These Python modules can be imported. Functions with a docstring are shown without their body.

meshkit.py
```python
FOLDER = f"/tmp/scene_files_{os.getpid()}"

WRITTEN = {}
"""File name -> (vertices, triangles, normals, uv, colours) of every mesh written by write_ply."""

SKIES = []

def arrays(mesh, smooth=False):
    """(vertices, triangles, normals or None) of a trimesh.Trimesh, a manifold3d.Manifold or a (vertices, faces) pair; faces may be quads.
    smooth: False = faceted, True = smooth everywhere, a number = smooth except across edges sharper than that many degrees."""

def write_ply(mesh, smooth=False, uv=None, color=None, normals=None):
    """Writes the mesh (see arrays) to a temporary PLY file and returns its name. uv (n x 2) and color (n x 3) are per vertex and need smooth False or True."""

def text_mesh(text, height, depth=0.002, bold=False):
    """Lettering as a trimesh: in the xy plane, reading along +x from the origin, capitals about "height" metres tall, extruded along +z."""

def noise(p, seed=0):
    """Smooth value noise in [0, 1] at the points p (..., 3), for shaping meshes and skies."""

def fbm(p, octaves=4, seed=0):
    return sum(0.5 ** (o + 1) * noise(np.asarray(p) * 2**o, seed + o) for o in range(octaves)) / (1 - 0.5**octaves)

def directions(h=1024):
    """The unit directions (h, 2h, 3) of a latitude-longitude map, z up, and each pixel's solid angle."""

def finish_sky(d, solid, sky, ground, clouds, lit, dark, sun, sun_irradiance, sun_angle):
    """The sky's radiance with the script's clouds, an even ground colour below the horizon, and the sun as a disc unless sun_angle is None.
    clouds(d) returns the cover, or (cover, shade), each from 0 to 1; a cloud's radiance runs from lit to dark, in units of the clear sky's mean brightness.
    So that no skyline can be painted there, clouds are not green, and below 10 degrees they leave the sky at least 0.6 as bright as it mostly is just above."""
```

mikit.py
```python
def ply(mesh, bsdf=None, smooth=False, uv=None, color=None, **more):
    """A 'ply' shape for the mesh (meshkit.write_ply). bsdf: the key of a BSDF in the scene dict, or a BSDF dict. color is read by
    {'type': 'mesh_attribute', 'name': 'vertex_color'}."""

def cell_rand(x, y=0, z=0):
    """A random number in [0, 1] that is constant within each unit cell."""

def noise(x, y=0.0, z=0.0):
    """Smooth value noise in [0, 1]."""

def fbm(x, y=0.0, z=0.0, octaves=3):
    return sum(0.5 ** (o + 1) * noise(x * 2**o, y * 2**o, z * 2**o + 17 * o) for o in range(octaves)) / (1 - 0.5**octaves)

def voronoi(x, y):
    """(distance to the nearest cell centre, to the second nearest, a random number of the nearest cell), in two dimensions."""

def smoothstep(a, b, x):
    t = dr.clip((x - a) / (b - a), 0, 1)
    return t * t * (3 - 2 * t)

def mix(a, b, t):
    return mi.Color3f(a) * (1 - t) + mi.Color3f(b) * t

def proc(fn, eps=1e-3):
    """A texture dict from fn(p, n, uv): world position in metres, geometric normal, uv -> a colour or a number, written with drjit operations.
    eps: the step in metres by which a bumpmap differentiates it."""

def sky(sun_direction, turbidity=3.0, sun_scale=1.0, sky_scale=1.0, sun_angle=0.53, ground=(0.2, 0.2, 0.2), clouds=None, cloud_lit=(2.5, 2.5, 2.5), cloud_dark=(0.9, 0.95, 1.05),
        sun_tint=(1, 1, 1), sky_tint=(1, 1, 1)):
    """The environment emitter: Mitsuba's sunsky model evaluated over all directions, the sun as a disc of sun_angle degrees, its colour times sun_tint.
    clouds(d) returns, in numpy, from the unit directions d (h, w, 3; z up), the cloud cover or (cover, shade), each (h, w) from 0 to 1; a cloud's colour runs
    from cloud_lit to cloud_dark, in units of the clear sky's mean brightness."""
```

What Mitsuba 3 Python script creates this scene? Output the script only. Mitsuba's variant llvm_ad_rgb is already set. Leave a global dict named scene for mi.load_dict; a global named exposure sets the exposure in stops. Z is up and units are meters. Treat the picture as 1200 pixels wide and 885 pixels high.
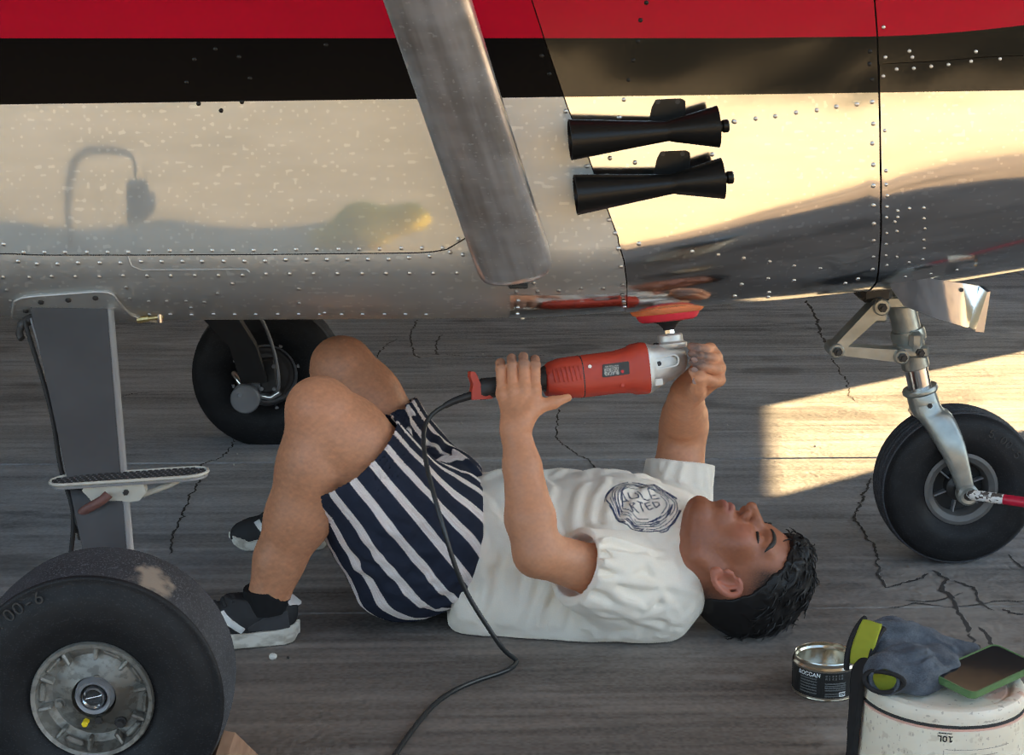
import math, random
import numpy as np, trimesh, shapely, shapely.geometry as sg
import drjit as dr, mitsuba as mi
import mikit, meshkit
from mikit import ply, proc, noise, fbm, voronoi, smoothstep, mix
from scipy.spatial import cKDTree
T = mi.ScalarTransform4f
scene, labels = {}, {}

# ---------------------------------------------------------------- camera, sky, sun, exposure
CAM_H, CAM_PITCH, CAM_YAW, CAM_FOV = 1.22, 12.537, 1.7, 35.051
_cp, _cy = math.radians(CAM_PITCH), math.radians(CAM_YAW)
_fw = [math.sin(_cy) * math.cos(_cp), math.cos(_cy) * math.cos(_cp), -math.sin(_cp)]
scene['camera'] = {'type': 'perspective', 'fov': CAM_FOV, 'fov_axis': 'x', 'near_clip': 0.05, 'far_clip': 500.0,
                   'to_world': T().look_at(origin=[0, 0, CAM_H], target=[_fw[0], _fw[1], CAM_H + _fw[2]], up=[0, 0, 1])}
SUN_AZ, SUN_EL = 37.0, 31.0          # azimuth from +x towards +y
_a, _e = math.radians(SUN_AZ), math.radians(SUN_EL)
SUN = [math.cos(_e) * math.cos(_a), math.cos(_e) * math.sin(_a), math.sin(_e)]
scene['sky'] = mikit.sky(SUN, turbidity=3.5, sun_scale=0.60, sky_scale=0.72, sun_angle=0.6, ground=(0.30, 0.27, 0.22), sun_tint=(1.0, 0.86, 0.62), sky_tint=(1.05, 0.97, 0.86))
exposure = 4.85

# ---------------------------------------------------------------- materials
def pr(color, rough=0.5, metal=0.0, spec=0.5, **more):
    c = color if isinstance(color, dict) else {'type': 'rgb', 'value': list(color)}
    r = rough if isinstance(rough, dict) else float(rough)
    return {'type': 'twosided', 'bsdf': {'type': 'principled', 'base_color': c, 'roughness': r, 'metallic': metal, 'specular': spec, **more}}

def mat(name, d):
    scene['mat_' + name] = d
    return 'mat_' + name

def floor_col(p, n, uv):
    a = fbm(p.x * 1.3, p.y * 1.6, 3.0, 4)
    b = fbm(p.x * 5.0 + 7 * a, p.y * 46.0, 1.0, 3)            # broom strokes along x
    s = noise(p.x * 160, p.y * 160, 2.0)
    st = smoothstep(0.60, 0.78, fbm(p.x * 2.7 + 9, p.y * 4.5 + 3, 5.0, 3))
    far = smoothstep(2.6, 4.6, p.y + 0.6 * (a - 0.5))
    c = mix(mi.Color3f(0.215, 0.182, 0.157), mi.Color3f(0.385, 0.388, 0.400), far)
    w = fbm(p.x * 0.9 + 5, p.y * 9.0, 7.0, 3)
    k = 0.52 + 0.58 * a + 0.60 * (b - 0.5) + 0.22 * (s - 0.5) + 0.55 * (w - 0.5)
    c = c * k * (1 - 0.36 * st)
    light = smoothstep(0.66, 0.80, fbm(p.x * 3.1 - 4, p.y * 7.0 + 1, 8.0, 4))
    c = mix(c, mi.Color3f(0.33, 0.31, 0.29), 0.45 * light)
    dust = smoothstep(1.1, 0.3, dr.sqrt(dr.square((p.x - 1.03) / 0.20) + dr.square((p.y - 3.28) / 0.34)) + 1.3 * (fbm(p.x * 14, p.y * 14, 6.0, 4) - 0.5))
    return mix(c, mi.Color3f(0.32, 0.29, 0.26), 0.55 * dust)
def floor_bump(p, n, uv):
    return 0.5 * fbm(p.x * 6.0, p.y * 60.0, 1.0, 3) + 0.35 * noise(p.x * 120, p.y * 120, 2.0) + 0.9 * fbm(p.x * 9, p.y * 9, 4.0, 3)
def floor_rough(p, n, uv):
    return 0.52 + 0.3 * fbm(p.x * 3, p.y * 6, 2.0, 3)
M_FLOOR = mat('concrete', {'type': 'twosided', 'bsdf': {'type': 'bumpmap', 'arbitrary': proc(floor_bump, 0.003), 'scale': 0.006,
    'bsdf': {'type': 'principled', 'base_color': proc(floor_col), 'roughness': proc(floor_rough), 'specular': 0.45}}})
M_JOINT = mat('joint_dirt', pr((0.055, 0.05, 0.047), 0.9))
M_CRACK = mat('crack', pr((0.05, 0.045, 0.042), 0.95))
M_CHIP = mat('crack_edge', pr((0.36, 0.34, 0.32), 0.9))
def ground_col(p, n, uv):
    a = fbm(p.x * 0.5, p.y * 0.5, 1.0, 4)
    return mix(mi.Color3f(0.295, 0.250, 0.170), mi.Color3f(0.395, 0.340, 0.240), a)
M_GROUND = mat('apron', pr(proc(ground_col), 0.9))
M_WALL = mat('hangar_sheet', pr((0.36, 0.36, 0.36), 0.6))
M_ROOF = mat('roof_sheet', pr((0.40, 0.40, 0.40), 0.6))
M_STEEL = mat('steel_frame', pr((0.25, 0.26, 0.27), 0.5))

# paint and metal of the skin: stripe colours and bare aluminium by height on the hull
def red_edge(p):
    return 1.183 + 0.19 * dr.square(dr.maximum(p.x - 0.72, 0.0)) + 0.010 * dr.maximum(p.x - 0.5, 0)
def black_edge(p):
    return 1.076 + 0.012 * p.x
def w_paint(p, n, uv):
    return smoothstep(-0.0006, 0.0006, p.z - black_edge(p))
def w_black(p, n, uv):
    return smoothstep(0.0006, -0.0006, p.z - red_edge(p))
def alu_col(p, n, uv):
    a = fbm(p.x * 9, p.y * 9, p.z * 30, 3)
    sp = smoothstep(0.74, 0.86, noise(p.x * 130, p.y * 130, p.z * 130))
    c = mix(mi.Color3f(0.58, 0.58, 0.57), mi.Color3f(0.68, 0.68, 0.68), a)
    return mix(c, mi.Color3f(0.94, 0.94, 0.92), 0.45 * sp)
def dull_col(p, n, uv):
    return alu_col(p, n, uv) * mi.Color3f(0.58, 0.61, 0.63)
def base_col(p, n, uv):
    return alu_col(p, n, uv) * mi.Color3f(0.80, 0.80, 0.78)
def alu_rough_dull(p, n, uv):
    return 0.30 + 0.14 * fbm(p.x * 7, p.y * 7, p.z * 22, 4)
def alu_rough_shiny(p, n, uv):
    return 0.05 + 0.12 * fbm(p.x * 8, p.y * 8, p.z * 26 + 3, 4)
def paint_bump(p, n, uv):
    return fbm(p.x * 60, p.y * 60, p.z * 60, 2)
RED = {'type': 'principled', 'base_color': {'type': 'rgb', 'value': [0.40, 0.002, 0.020]}, 'roughness': 0.2, 'specular': 0.06}
BLACK = {'type': 'principled', 'base_color': {'type': 'rgb', 'value': [0.003, 0.003, 0.004]}, 'roughness': 0.15, 'specular': 0.03}
BLACK_GLOSSY = {**BLACK, 'roughness': 0.08, 'specular': 0.45}
RED_GLOSSY = {**RED, 'roughness': 0.16, 'specular': 0.22}
def hull(rough, col, clear=0.0):
    alu = {'type': 'principled', 'base_color': proc(col), 'metallic': 1.0, 'roughness': proc(rough)}
    if clear: alu = {'type': 'blendbsdf', 'weight': clear, 'a': {**alu, 'metallic': 0.80, 'roughness': 0.5}, 'b': {'type': 'principled', 'base_color': proc(col), 'metallic': 1.0, 'roughness': 0.035}}
    paint = {'type': 'blendbsdf', 'weight': proc(w_black), 'a': RED if clear else RED_GLOSSY, 'b': BLACK if clear else BLACK_GLOSSY}
    return {'type': 'twosided', 'bsdf': {'type': 'blendbsdf', 'weight': proc(w_paint), 'a': alu, 'b': paint}}
M_HULL_DULL = mat('hull_dull', hull(alu_rough_dull, dull_col, 0.26))
M_HULL_BASE = mat('hull_base', hull(alu_rough_dull, base_col, 0.05))
M_HULL_SHINY = mat('hull_shiny', hull(alu_rough_shiny, alu_col))
M_LETTER = mat('tyre_letter', pr((0.035, 0.034, 0.033), 0.6))
M_ALU_DULL = mat('aluminium_dull', pr(proc(base_col), 0.5, 0.75))
M_RIVET = mat('rivet', pr((0.56, 0.55, 0.53), 0.34, 1.0))
M_POLISHED = mat('polished_alu', pr((0.86, 0.87, 0.88), 0.10, 1.0))
def strut_col(p, n, uv):
    q = p.z + 0.3 * p.x                                  # across and along the strut
    a = fbm(p.x * 55 + p.z * 17, p.y * 12, q * 3, 3); b = fbm(p.x * 14, p.y * 14, p.z * 26, 4)
    c = mix(mi.Color3f(0.50, 0.47, 0.44), mi.Color3f(0.92, 0.91, 0.90), smoothstep(0.25, 0.75, 0.6 * a + 0.4 * b))
    return mix(c, mi.Color3f(0.95, 0.94, 0.92), 0.6 * smoothstep(0.78, 0.88, noise(p.x * 190, p.y * 190, p.z * 190)))
def strut_rough(p, n, uv):
    return 0.10 + 0.22 * fbm(p.x * 40 + p.z * 12, p.y * 12, p.z * 6, 3)
M_STRUT = mat('strut_alu', pr(proc(strut_col), proc(strut_rough), 0.86))
M_SEAM = mat('seam_shadow', pr((0.03, 0.03, 0.03), 0.8))
M_SATIN_BLACK = mat('satin_black', pr((0.008, 0.008, 0.008), 0.32, 0.0, 0.25))
def leg_col(p, n, uv):
    a = fbm(p.x * 14, p.y * 14, p.z * 14, 4)
    return mix(mi.Color3f(0.052, 0.052, 0.055), mi.Color3f(0.082, 0.082, 0.086), a)
M_LEG = mat('leg_paint', pr(proc(leg_col), 0.5, 0.0, 0.4))
M_LEG_EDGE = mat('leg_edge', pr((0.42, 0.42, 0.42), 0.45, 0.6))
def rub_col(p, n, uv):
    a = fbm(p.x * 30, p.y * 30, p.z * 30, 3)
    s = smoothstep(0.70, 0.80, noise(p.x * 480, p.y * 480, p.z * 480))
    return mix(mix(mi.Color3f(0.008, 0.008, 0.009), mi.Color3f(0.019, 0.019, 0.020), a), mi.Color3f(0.06, 0.06, 0.065), 0.25 * s)
M_RUBBER = mat('rubber', pr(proc(rub_col), 0.55, 0.0, 0.22))
def tread_col(p, n, uv):
    a = fbm(p.x * 22, p.y * 22, p.z * 22, 4)
    s = smoothstep(0.62, 0.74, noise(p.x * 520, p.y * 520, p.z * 520))
    c = mix(mi.Color3f(0.022, 0.023, 0.026), mi.Color3f(0.05, 0.052, 0.06), a)
    c = mix(c, mi.Color3f(0.16, 0.17, 0.19), 0.35 * s)
    # dried mud scuff on the crown of the near tyre
    d = dr.sqrt(dr.square((p.x + 0.485) / 0.035) + dr.square((p.z - 0.372) / 0.03) + dr.square((p.y - 2.37) / 0.05))
    m = smoothstep(1.2, 0.5, d + 1.2 * (fbm(p.x * 60, p.y * 60, p.z * 60, 3) - 0.5))
    return mix(c, mi.Color3f(0.34, 0.27, 0.21), 0.8 * m)
M_TREAD = mat('tread', pr(proc(tread_col), 0.7, 0.0, 0.4))
def cast_col(p, n, uv):
    a = fbm(p.x * 45, p.y * 45, p.z * 45, 4)
    g = smoothstep(0.45, 0.65, fbm(p.x * 95 + 3, p.y * 95, p.z * 95, 4))
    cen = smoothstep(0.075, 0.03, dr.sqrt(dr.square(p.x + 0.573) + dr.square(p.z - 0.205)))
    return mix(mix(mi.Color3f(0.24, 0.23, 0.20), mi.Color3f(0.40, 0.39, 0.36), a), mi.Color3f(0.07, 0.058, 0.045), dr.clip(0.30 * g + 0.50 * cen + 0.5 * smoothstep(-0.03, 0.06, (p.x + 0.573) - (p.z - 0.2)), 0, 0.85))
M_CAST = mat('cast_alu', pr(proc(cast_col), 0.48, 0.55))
def ngear_col(p, n, uv):
    a = fbm(p.x * 40, p.y * 40, p.z * 40, 4)
    return mix(mi.Color3f(0.24, 0.25, 0.23), mi.Color3f(0.42, 0.43, 0.40), a)
M_NGEAR = mat('gear_paint', pr(proc(ngear_col), 0.30, 0.6))
M_CHROME = mat('chrome', pr((0.75, 0.75, 0.75), 0.12, 1.0))
M_DARK = mat('dark_metal', pr((0.035, 0.033, 0.032), 0.45, 0.2))
M_BROWN = mat('grimy_disc', pr((0.085, 0.075, 0.07), 0.5, 0.4))
M_GREY = mat('grey_metal', pr((0.24, 0.24, 0.25), 0.45, 0.4))
M_RIMGREY = mat('rim_grey', pr((0.13, 0.125, 0.12), 0.5, 0.3))
M_HOSE = mat('hose', pr((0.03, 0.03, 0.03), 0.5))
M_RUST = mat('red_brown_hose', pr((0.13, 0.055, 0.045), 0.55))
M_BRASS = mat('brass', pr((0.6, 0.45, 0.2), 0.35, 0.9))
M_YELLOW = mat('yellow_cap', pr((0.80, 0.58, 0.02), 0.4))
M_BEIGE = mat('beige_paint', pr((0.46, 0.43, 0.37), 0.5))

# ---------------------------------------------------------------- mesh helpers
def V(*a): return np.array(a, float)
def unit(v): v = np.asarray(v, float); return v / np.linalg.norm(v)
def join(*m): return trimesh.util.concatenate(list(m))
def add(key, mesh, m, smooth=30, label=None, cat=None, group=None, kind=None, **kw):
    base, n = key, 0
    while key in scene:
        n += 1; key = f'{base}_{n:03d}'
    scene[key] = ply(mesh, m, smooth, **kw)
    tag(key, label, cat, group, kind)
    return key
def tag(key, label=None, cat=None, group=None, kind=None):
    d = {k: v for k, v in (('label', label), ('category', cat), ('group', group), ('kind', kind)) if v}
    if d: labels[key] = d
def frame(d, up=(0, 0, 1)):
    d = unit(d); x = np.cross(up, d)
    if np.linalg.norm(x) < 1e-6: x = np.cross((1, 0, 0), d)
    x = unit(x); return x, np.cross(d, x), d
def tube(pts, r, n=12, caps=True, flat=1.0, up=None):
    pts = np.asarray(pts, float); k = len(pts)
    r = np.broadcast_to(np.asarray(r, float), (k,))
    t = np.gradient(pts, axis=0); t /= np.linalg.norm(t, axis=1, keepdims=True)
    x = frame(t[0], (0.13, 0.31, 0.94) if up is None else up)[0]; rings = []
    th = np.arange(n) * 2 * np.pi / n
    for i in range(k):
        x = unit(x - t[i] * (x @ t[i])); y = np.cross(t[i], x)
        rings.append(pts[i] + r[i] * (np.cos(th)[:, None] * x + flat * np.sin(th)[:, None] * y))
    v = np.concatenate(rings); f = []
    for i in range(k - 1):
        for j in range(n):
            a, b = i * n + j, i * n + (j + 1) % n
            f += [[a, b, b + n], [a, b + n, a + n]]
    if caps:
        v = np.vstack([v, pts[0], pts[-1]]); c0, c1 = k * n, k * n + 1
        for j in range(n):
            f += [[c0, (j + 1) % n, j], [c1, (k - 1) * n + j, (k - 1) * n + (j + 1) % n]]
    return trimesh.Trimesh(v, f, process=False)
def curve(pts, n=40):
    from scipy.interpolate import CubicSpline
    p = np.asarray(pts, float); s = np.r_[0, np.cumsum(np.linalg.norm(np.diff(p, axis=0), axis=1))]
    return CubicSpline(s, p)(np.linspace(0, s[-1], n))
def lathe(profile, axis=(0, 0, 1), origin=(0, 0, 0), n=64, closed=False, up=(0, 0, 1)):
    """profile of (radius, height along axis)"""
    p = np.asarray(profile, float); x, y, d = frame(axis, up if abs(np.dot(unit(axis), up)) < .9 else (1, 0, 0))
    th = np.arange(n) * 2 * np.pi / n
    v = np.concatenate([np.asarray(origin) + h * d + r * (np.cos(th)[:, None] * x + np.sin(th)[:, None] * y) for r, h in p])
    f = []; k = len(p)
    for i in range(k if closed else k - 1):
        a0, b0 = i * n, ((i + 1) % k) * n
        for j in range(n):
            j2 = (j + 1) % n
            f += [[a0 + j, a0 + j2, b0 + j2], [a0 + j, b0 + j2, b0 + j]]
    m = trimesh.Trimesh(v, f, process=True); m.update_faces(m.nondegenerate_faces()); return m
def cyl(a, b, r, n=24, bev=0.0, r2=None):
    a, b = V(*a), V(*b); L = np.linalg.norm(b - a); r2 = r if r2 is None else r2
    e = min(bev, L / 3)
    pf = [(0, 0), (r - e, 0), (r, e), (r2, L - e), (r2 - e, L), (0, L)] if e > 0 else [(0, 0), (r, 0), (r2, L), (0, L)]
    return lathe(pf, b - a, a, n)
def box(size, center=(0, 0, 0), bev=0.0, R=None):
    import manifold3d as m3
    s = np.asarray(size, float) / 2
    if bev > 0:
        pts = []
        for c in np.array([[x, y, z] for x in (-1, 1) for y in (-1, 1) for z in (-1, 1)], float):
            for k in range(3):
                q = c * (s - bev); q[k] = c[k] * s[k]; pts.append(q)
        m = trimesh.convex.convex_hull(np.array(pts))
    else: m = trimesh.creation.box(size)
    if R is not None: m.vertices = m.vertices @ np.asarray(R).T
    m.vertices = m.vertices + np.asarray(center); return m
def extrude(poly, depth, O, ex, ey, center=False, bev=0):
    """2-D polygon (u, v) extruded along ex x ey, from O"""
    if not isinstance(poly, sg.Polygon): poly = sg.Polygon(poly)
    ex, ey = unit(ex), unit(ey); ez = np.cross(ex, ey)
    m = trimesh.creation.extrude_polygon(poly, depth, engine='earcut')
    v = m.vertices; z = v[:, 2] - (depth / 2 if center else 0)
    m.vertices = np.asarray(O) + v[:, :1] * ex + v[:, 1:2] * ey + z[:, None] * ez
    if np.dot(np.cross(ex, ey), ez) < 0: m.invert()
    return m
def rounded(pts, r, q=6):
    p = sg.Polygon(pts); return p.buffer(-r).buffer(r, quad_segs=q)
def resample(p, n):
    p = np.asarray(p, float); s = np.r_[0, np.cumsum(np.linalg.norm(np.diff(p, axis=0), axis=1))]
    return np.stack([np.interp(np.linspace(0, s[-1], n), s, p[:, k]) for k in range(p.shape[1])], 1)

# ---------------------------------------------------------------- setting: apron, hangar floor, walls, roof
FX0, FX1, FY0, FY1 = -9.0, 4.2, -0.6, 11.0
def plane_mesh(x0, x1, y0, y1, z, n=1):
    return trimesh.Trimesh([[x0, y0, z], [x1, y0, z], [x1, y1, z], [x0, y1, z]], [[0, 1, 2], [0, 2, 3]], process=False)
add('ground', plane_mesh(-150, 150, -150, 150, -0.05), M_GROUND, False, 'sunlit pale concrete apron outside the hangar', None, None, 'structure')
add('floor', box((FX1 - FX0 + 4, FY1 - FY0, 0.08), ((FX0 + FX1) / 2, (FY0 + FY1) / 2, -0.052)), M_JOINT, False, 'worn brushed concrete hangar floor with cracks', None, None, 'structure')
rng = np.random.default_rng(3)
xs = [-11.0, -7.0, -3.2, 2.7, 6.2]
ys = [-0.6, 0.6, 1.9, 3.22, 4.41, 5.83, 7.05, 8.4, 9.7, 11.0]
for i in range(len(xs) - 1):
    for j in range(len(ys) - 1):
        g = 0.003
        w, d = xs[i + 1] - xs[i] - 2 * g, ys[j + 1] - ys[j] - 2 * g
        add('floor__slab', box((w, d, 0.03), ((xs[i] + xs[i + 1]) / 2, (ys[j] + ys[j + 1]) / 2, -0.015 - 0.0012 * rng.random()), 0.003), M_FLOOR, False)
def wall_x(x, y0, y1, z0, z1, t=0.12): return box((t, y1 - y0, z1 - z0), (x, (y0 + y1) / 2, (z0 + z1) / 2))
DOOR = (6.60, 7.56, 2.63)
WX, RZ = 4.26, 3.6
add('wall_right', join(wall_x(WX, 3.5, DOOR[0], 0, RZ), wall_x(WX, DOOR[1], FY1, 0, RZ), extrude([(DOOR[0], DOOR[2] + 0.027), (DOOR[1], DOOR[2] - 0.11), (DOOR[1], RZ), (DOOR[0], RZ)], 0.12, (WX, 0, 0), (0, 1, 0), (0, 0, 1), True)), M_WALL, False, 'grey sheet side wall of the hangar with an open doorway', None, None, 'structure')
add('wall_left', wall_x(FX0 - 0.06, 0.5, FY1, 0, RZ), M_WALL, False, 'grey sheet wall at the far left of the hangar', None, None, 'structure')
add('wall_back', box((FX1 - FX0 + 0.3, 0.12, RZ), ((FX0 + FX1) / 2, FY1 + 0.06, RZ / 2)), M_WALL, False, 'grey sheet back wall of the hangar', None, None, 'structure')
ROOF_Y0 = -0.5
add('wall_opposite', box((140, 0.5, 7.0), (0, -38, 3.45)), mat('far_wall', pr((0.035, 0.04, 0.035), 0.8)), False, 'dark long building across the apron', None, None, 'structure')
add('ceiling', box((FX1 - FX0 + 0.3, FY1 - ROOF_Y0 + 0.1, 0.1), ((FX0 + FX1) / 2, (FY1 + ROOF_Y0) / 2, RZ + 0.05)), M_ROOF, False, 'sheet metal hangar roof', None, None, 'structure')

# ---------------------------------------------------------------- airplane: hull
YC=3.535
def sst(a,b,x):
    t=np.clip((np.asarray(x,float)-a)/(b-a),0,1); return t*t*(3-2*t)
from scipy.interpolate import PchipInterpolator
ZBF=PchipInterpolator([-0.4,-0.1,0.1,0.31,0.5,0.65,0.8,0.98,1.1,1.8],[0,0,0.001,0.011,0.019,0.024,0.032,0.043,0.059,0.2])
def fus_dims(x):
    x=np.asarray(x,float)
    k=sst(0.15,1.1,x); n=np.clip(x-0.45,0,None)
    w=0.55-0.055*n**2-0.02*np.clip(-0.6-x,0,None)-0.02*np.clip(-1.2-x,0,None)**2
    zs=0.80+0.20*k
    zb=0.637+ZBF(np.clip(x,-0.3,1.8))+0.03*np.clip(-0.6-x,0,None)+0.02*np.clip(-1.2-x,0,None)**2
    rx=0.20+0.16*k
    return w,zs,zb,rx
ZT=1.5
def S(x,q):
    x=np.asarray(x,float);q=np.asarray(q,float)
    w,zs,zb,rx=fus_dims(x)
    ph=np.clip(q-1,0,1)*np.pi/2
    up=np.clip(-q,0,1)*np.pi/2
    y=YC-w+rx*(1-np.cos(ph))+np.clip(q-2,0,1)*(w-rx)+0.30*(1-np.cos(up))
    z=ZT+(zs-ZT)*np.clip(q,0,1)-(zs-zb)*np.sin(ph)+0.45*np.sin(up)-0.006*np.clip(q-2,0,1)
    return np.stack([x+0*y,y,z+0*y],-1)

def SN(x, q):
    e = 1e-3
    n = np.cross(S(x + e, q) - S(x - e, q), S(x, q + e) - S(x, q - e))
    n /= np.maximum(np.linalg.norm(n, axis=-1, keepdims=True), 1e-12)
    return n * np.where(n[..., 1:2] + 0.5 * n[..., 2:3] > 0, -1, 1)
def on_hull(x, q, off=0.0):
    x, q = np.asarray(x, float), np.asarray(q, float)
    return S(x, q) + SN(x, q) * np.asarray(off)[..., None]
def patch(poly, off=0.0, th=0.0025, dent=0.0, g=(0.03, 0.05), seed=1, mirror=False):
    if not isinstance(poly, sg.Polygon): poly = sg.Polygon(poly)
    x0, q0, x1, q1 = poly.bounds
    P, F = [], []; prep = shapely.prepared.prep(poly)
    for i in range(int(math.floor(x0 / g[0])), int(math.ceil(x1 / g[0]))):
        for j in range(int(math.floor(q0 / g[1])), int(math.ceil(q1 / g[1]))):
            c = sg.box(i * g[0], j * g[1], (i + 1) * g[0], (j + 1) * g[1])
            if not prep.intersects(c): continue
            if prep.contains(c):
                k = len(P); P += list(c.exterior.coords)[:4]; F += [[k, k + 1, k + 2], [k, k + 2, k + 3]]; continue
            for h in getattr(poly.intersection(c), 'geoms', [poly.intersection(c)]):
                if h.geom_type != 'Polygon' or h.area < 1e-8: continue
                v, f = trimesh.creation.triangulate_polygon(h, engine='earcut')
                k = len(P); P += [tuple(a) for a in v]; F += [[k + int(b) for b in t] for t in f]
    P, F = np.array(P), np.array(F)
    key, inv = np.unique(np.round(P, 6), axis=0, return_inverse=True)
    P, F = key, inv.reshape(-1)[F]
    F = F[(F[:, 0] != F[:, 1]) & (F[:, 1] != F[:, 2]) & (F[:, 0] != F[:, 2])]
    d = dent * (meshkit.fbm(np.c_[P[:, 0] * 5.5, P[:, 1] * 5.0, P[:, 0] * 0 + seed], 2, seed) - 0.5) * 2
    top = on_hull(P[:, 0], P[:, 1], off + d); N = SN(P[:, 0], P[:, 1])
    a = trimesh.Trimesh(top, F, process=False)
    fn = a.face_normals.mean(0)
    if np.dot(fn, N.mean(0)) < 0: a.invert()
    F = a.faces
    E = np.sort(F[:, [0, 1, 1, 2, 2, 0]].reshape(-1, 2), axis=1)
    u, c = np.unique(E, axis=0, return_counts=True); u = u[c == 1]
    k = len(u)
    sk = np.concatenate([top[u[:, 0]], top[u[:, 1]], (top - N * th)[u[:, 1]], (top - N * th)[u[:, 0]]])
    i = np.arange(k)
    sf = np.concatenate([np.c_[i, i + k, i + 2 * k], np.c_[i, i + 2 * k, i + 3 * k]])
    m = join(a, trimesh.Trimesh(sk, sf, process=False))
    if mirror: m.vertices[:, 1] = 2 * YC - m.vertices[:, 1]; m.invert()
    return m
def rivet_mesh(pts, r=0.0042, h=0.0026, off=0.002):
    th = np.arange(8) * np.pi / 4; out = []
    for x, q in pts:
        c, n = on_hull(x, q, off), SN(x, q); a, b, _ = frame(n)
        ring = lambda R, H: c + n * H + R * (np.cos(th)[:, None] * a + np.sin(th)[:, None] * b)
        v = np.vstack([ring(r, -0.001), ring(r * 0.95, h * 0.45), ring(r * 0.6, h * 0.85), [c + n * h]])
        f = []
        for k in (0, 8):
            for j in range(8):
                j2 = (j + 1) % 8; f += [[k + j, k + j2, k + 8 + j2], [k + j, k + 8 + j2, k + 8 + j]]
        f += [[16 + j, 16 + (j + 1) % 8, 24] for j in range(8)]
        out.append(trimesh.Trimesh(v, f, process=False))
    return join(*out)
A = 'airplane'
labels[A] = {'label': 'bare aluminium light airplane with red and black stripes parked above the reclining man', 'category': 'airplane'}
# inner shell: the whole tube, a little inside the skin panels
xs_ = np.linspace(-3.62, 1.75, 90); qs_ = np.r_[np.linspace(-1, 0, 8), np.linspace(0.1, 1, 6), np.linspace(1.08, 2, 14), 2.5, 3.0]
X_, Q_ = np.meshgrid(xs_, qs_, indexing='ij')
near = on_hull(X_, Q_, np.full(X_.shape, -0.006))
far = near[:, ::-1].copy(); far[..., 1] = 2 * YC - far[..., 1]
ringp = np.concatenate([near, far], 1); nx_, nq_ = ringp.shape[:2]
idx = np.arange(nx_ * nq_).reshape(nx_, nq_)
f_ = []
for i in range(nx_ - 1):
    for j in range(nq_):
        a, b, c, d = idx[i, j], idx[i + 1, j], idx[i + 1, (j + 1) % nq_], idx[i, (j + 1) % nq_]; f_ += [[a, b, c], [a, c, d]]
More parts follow.
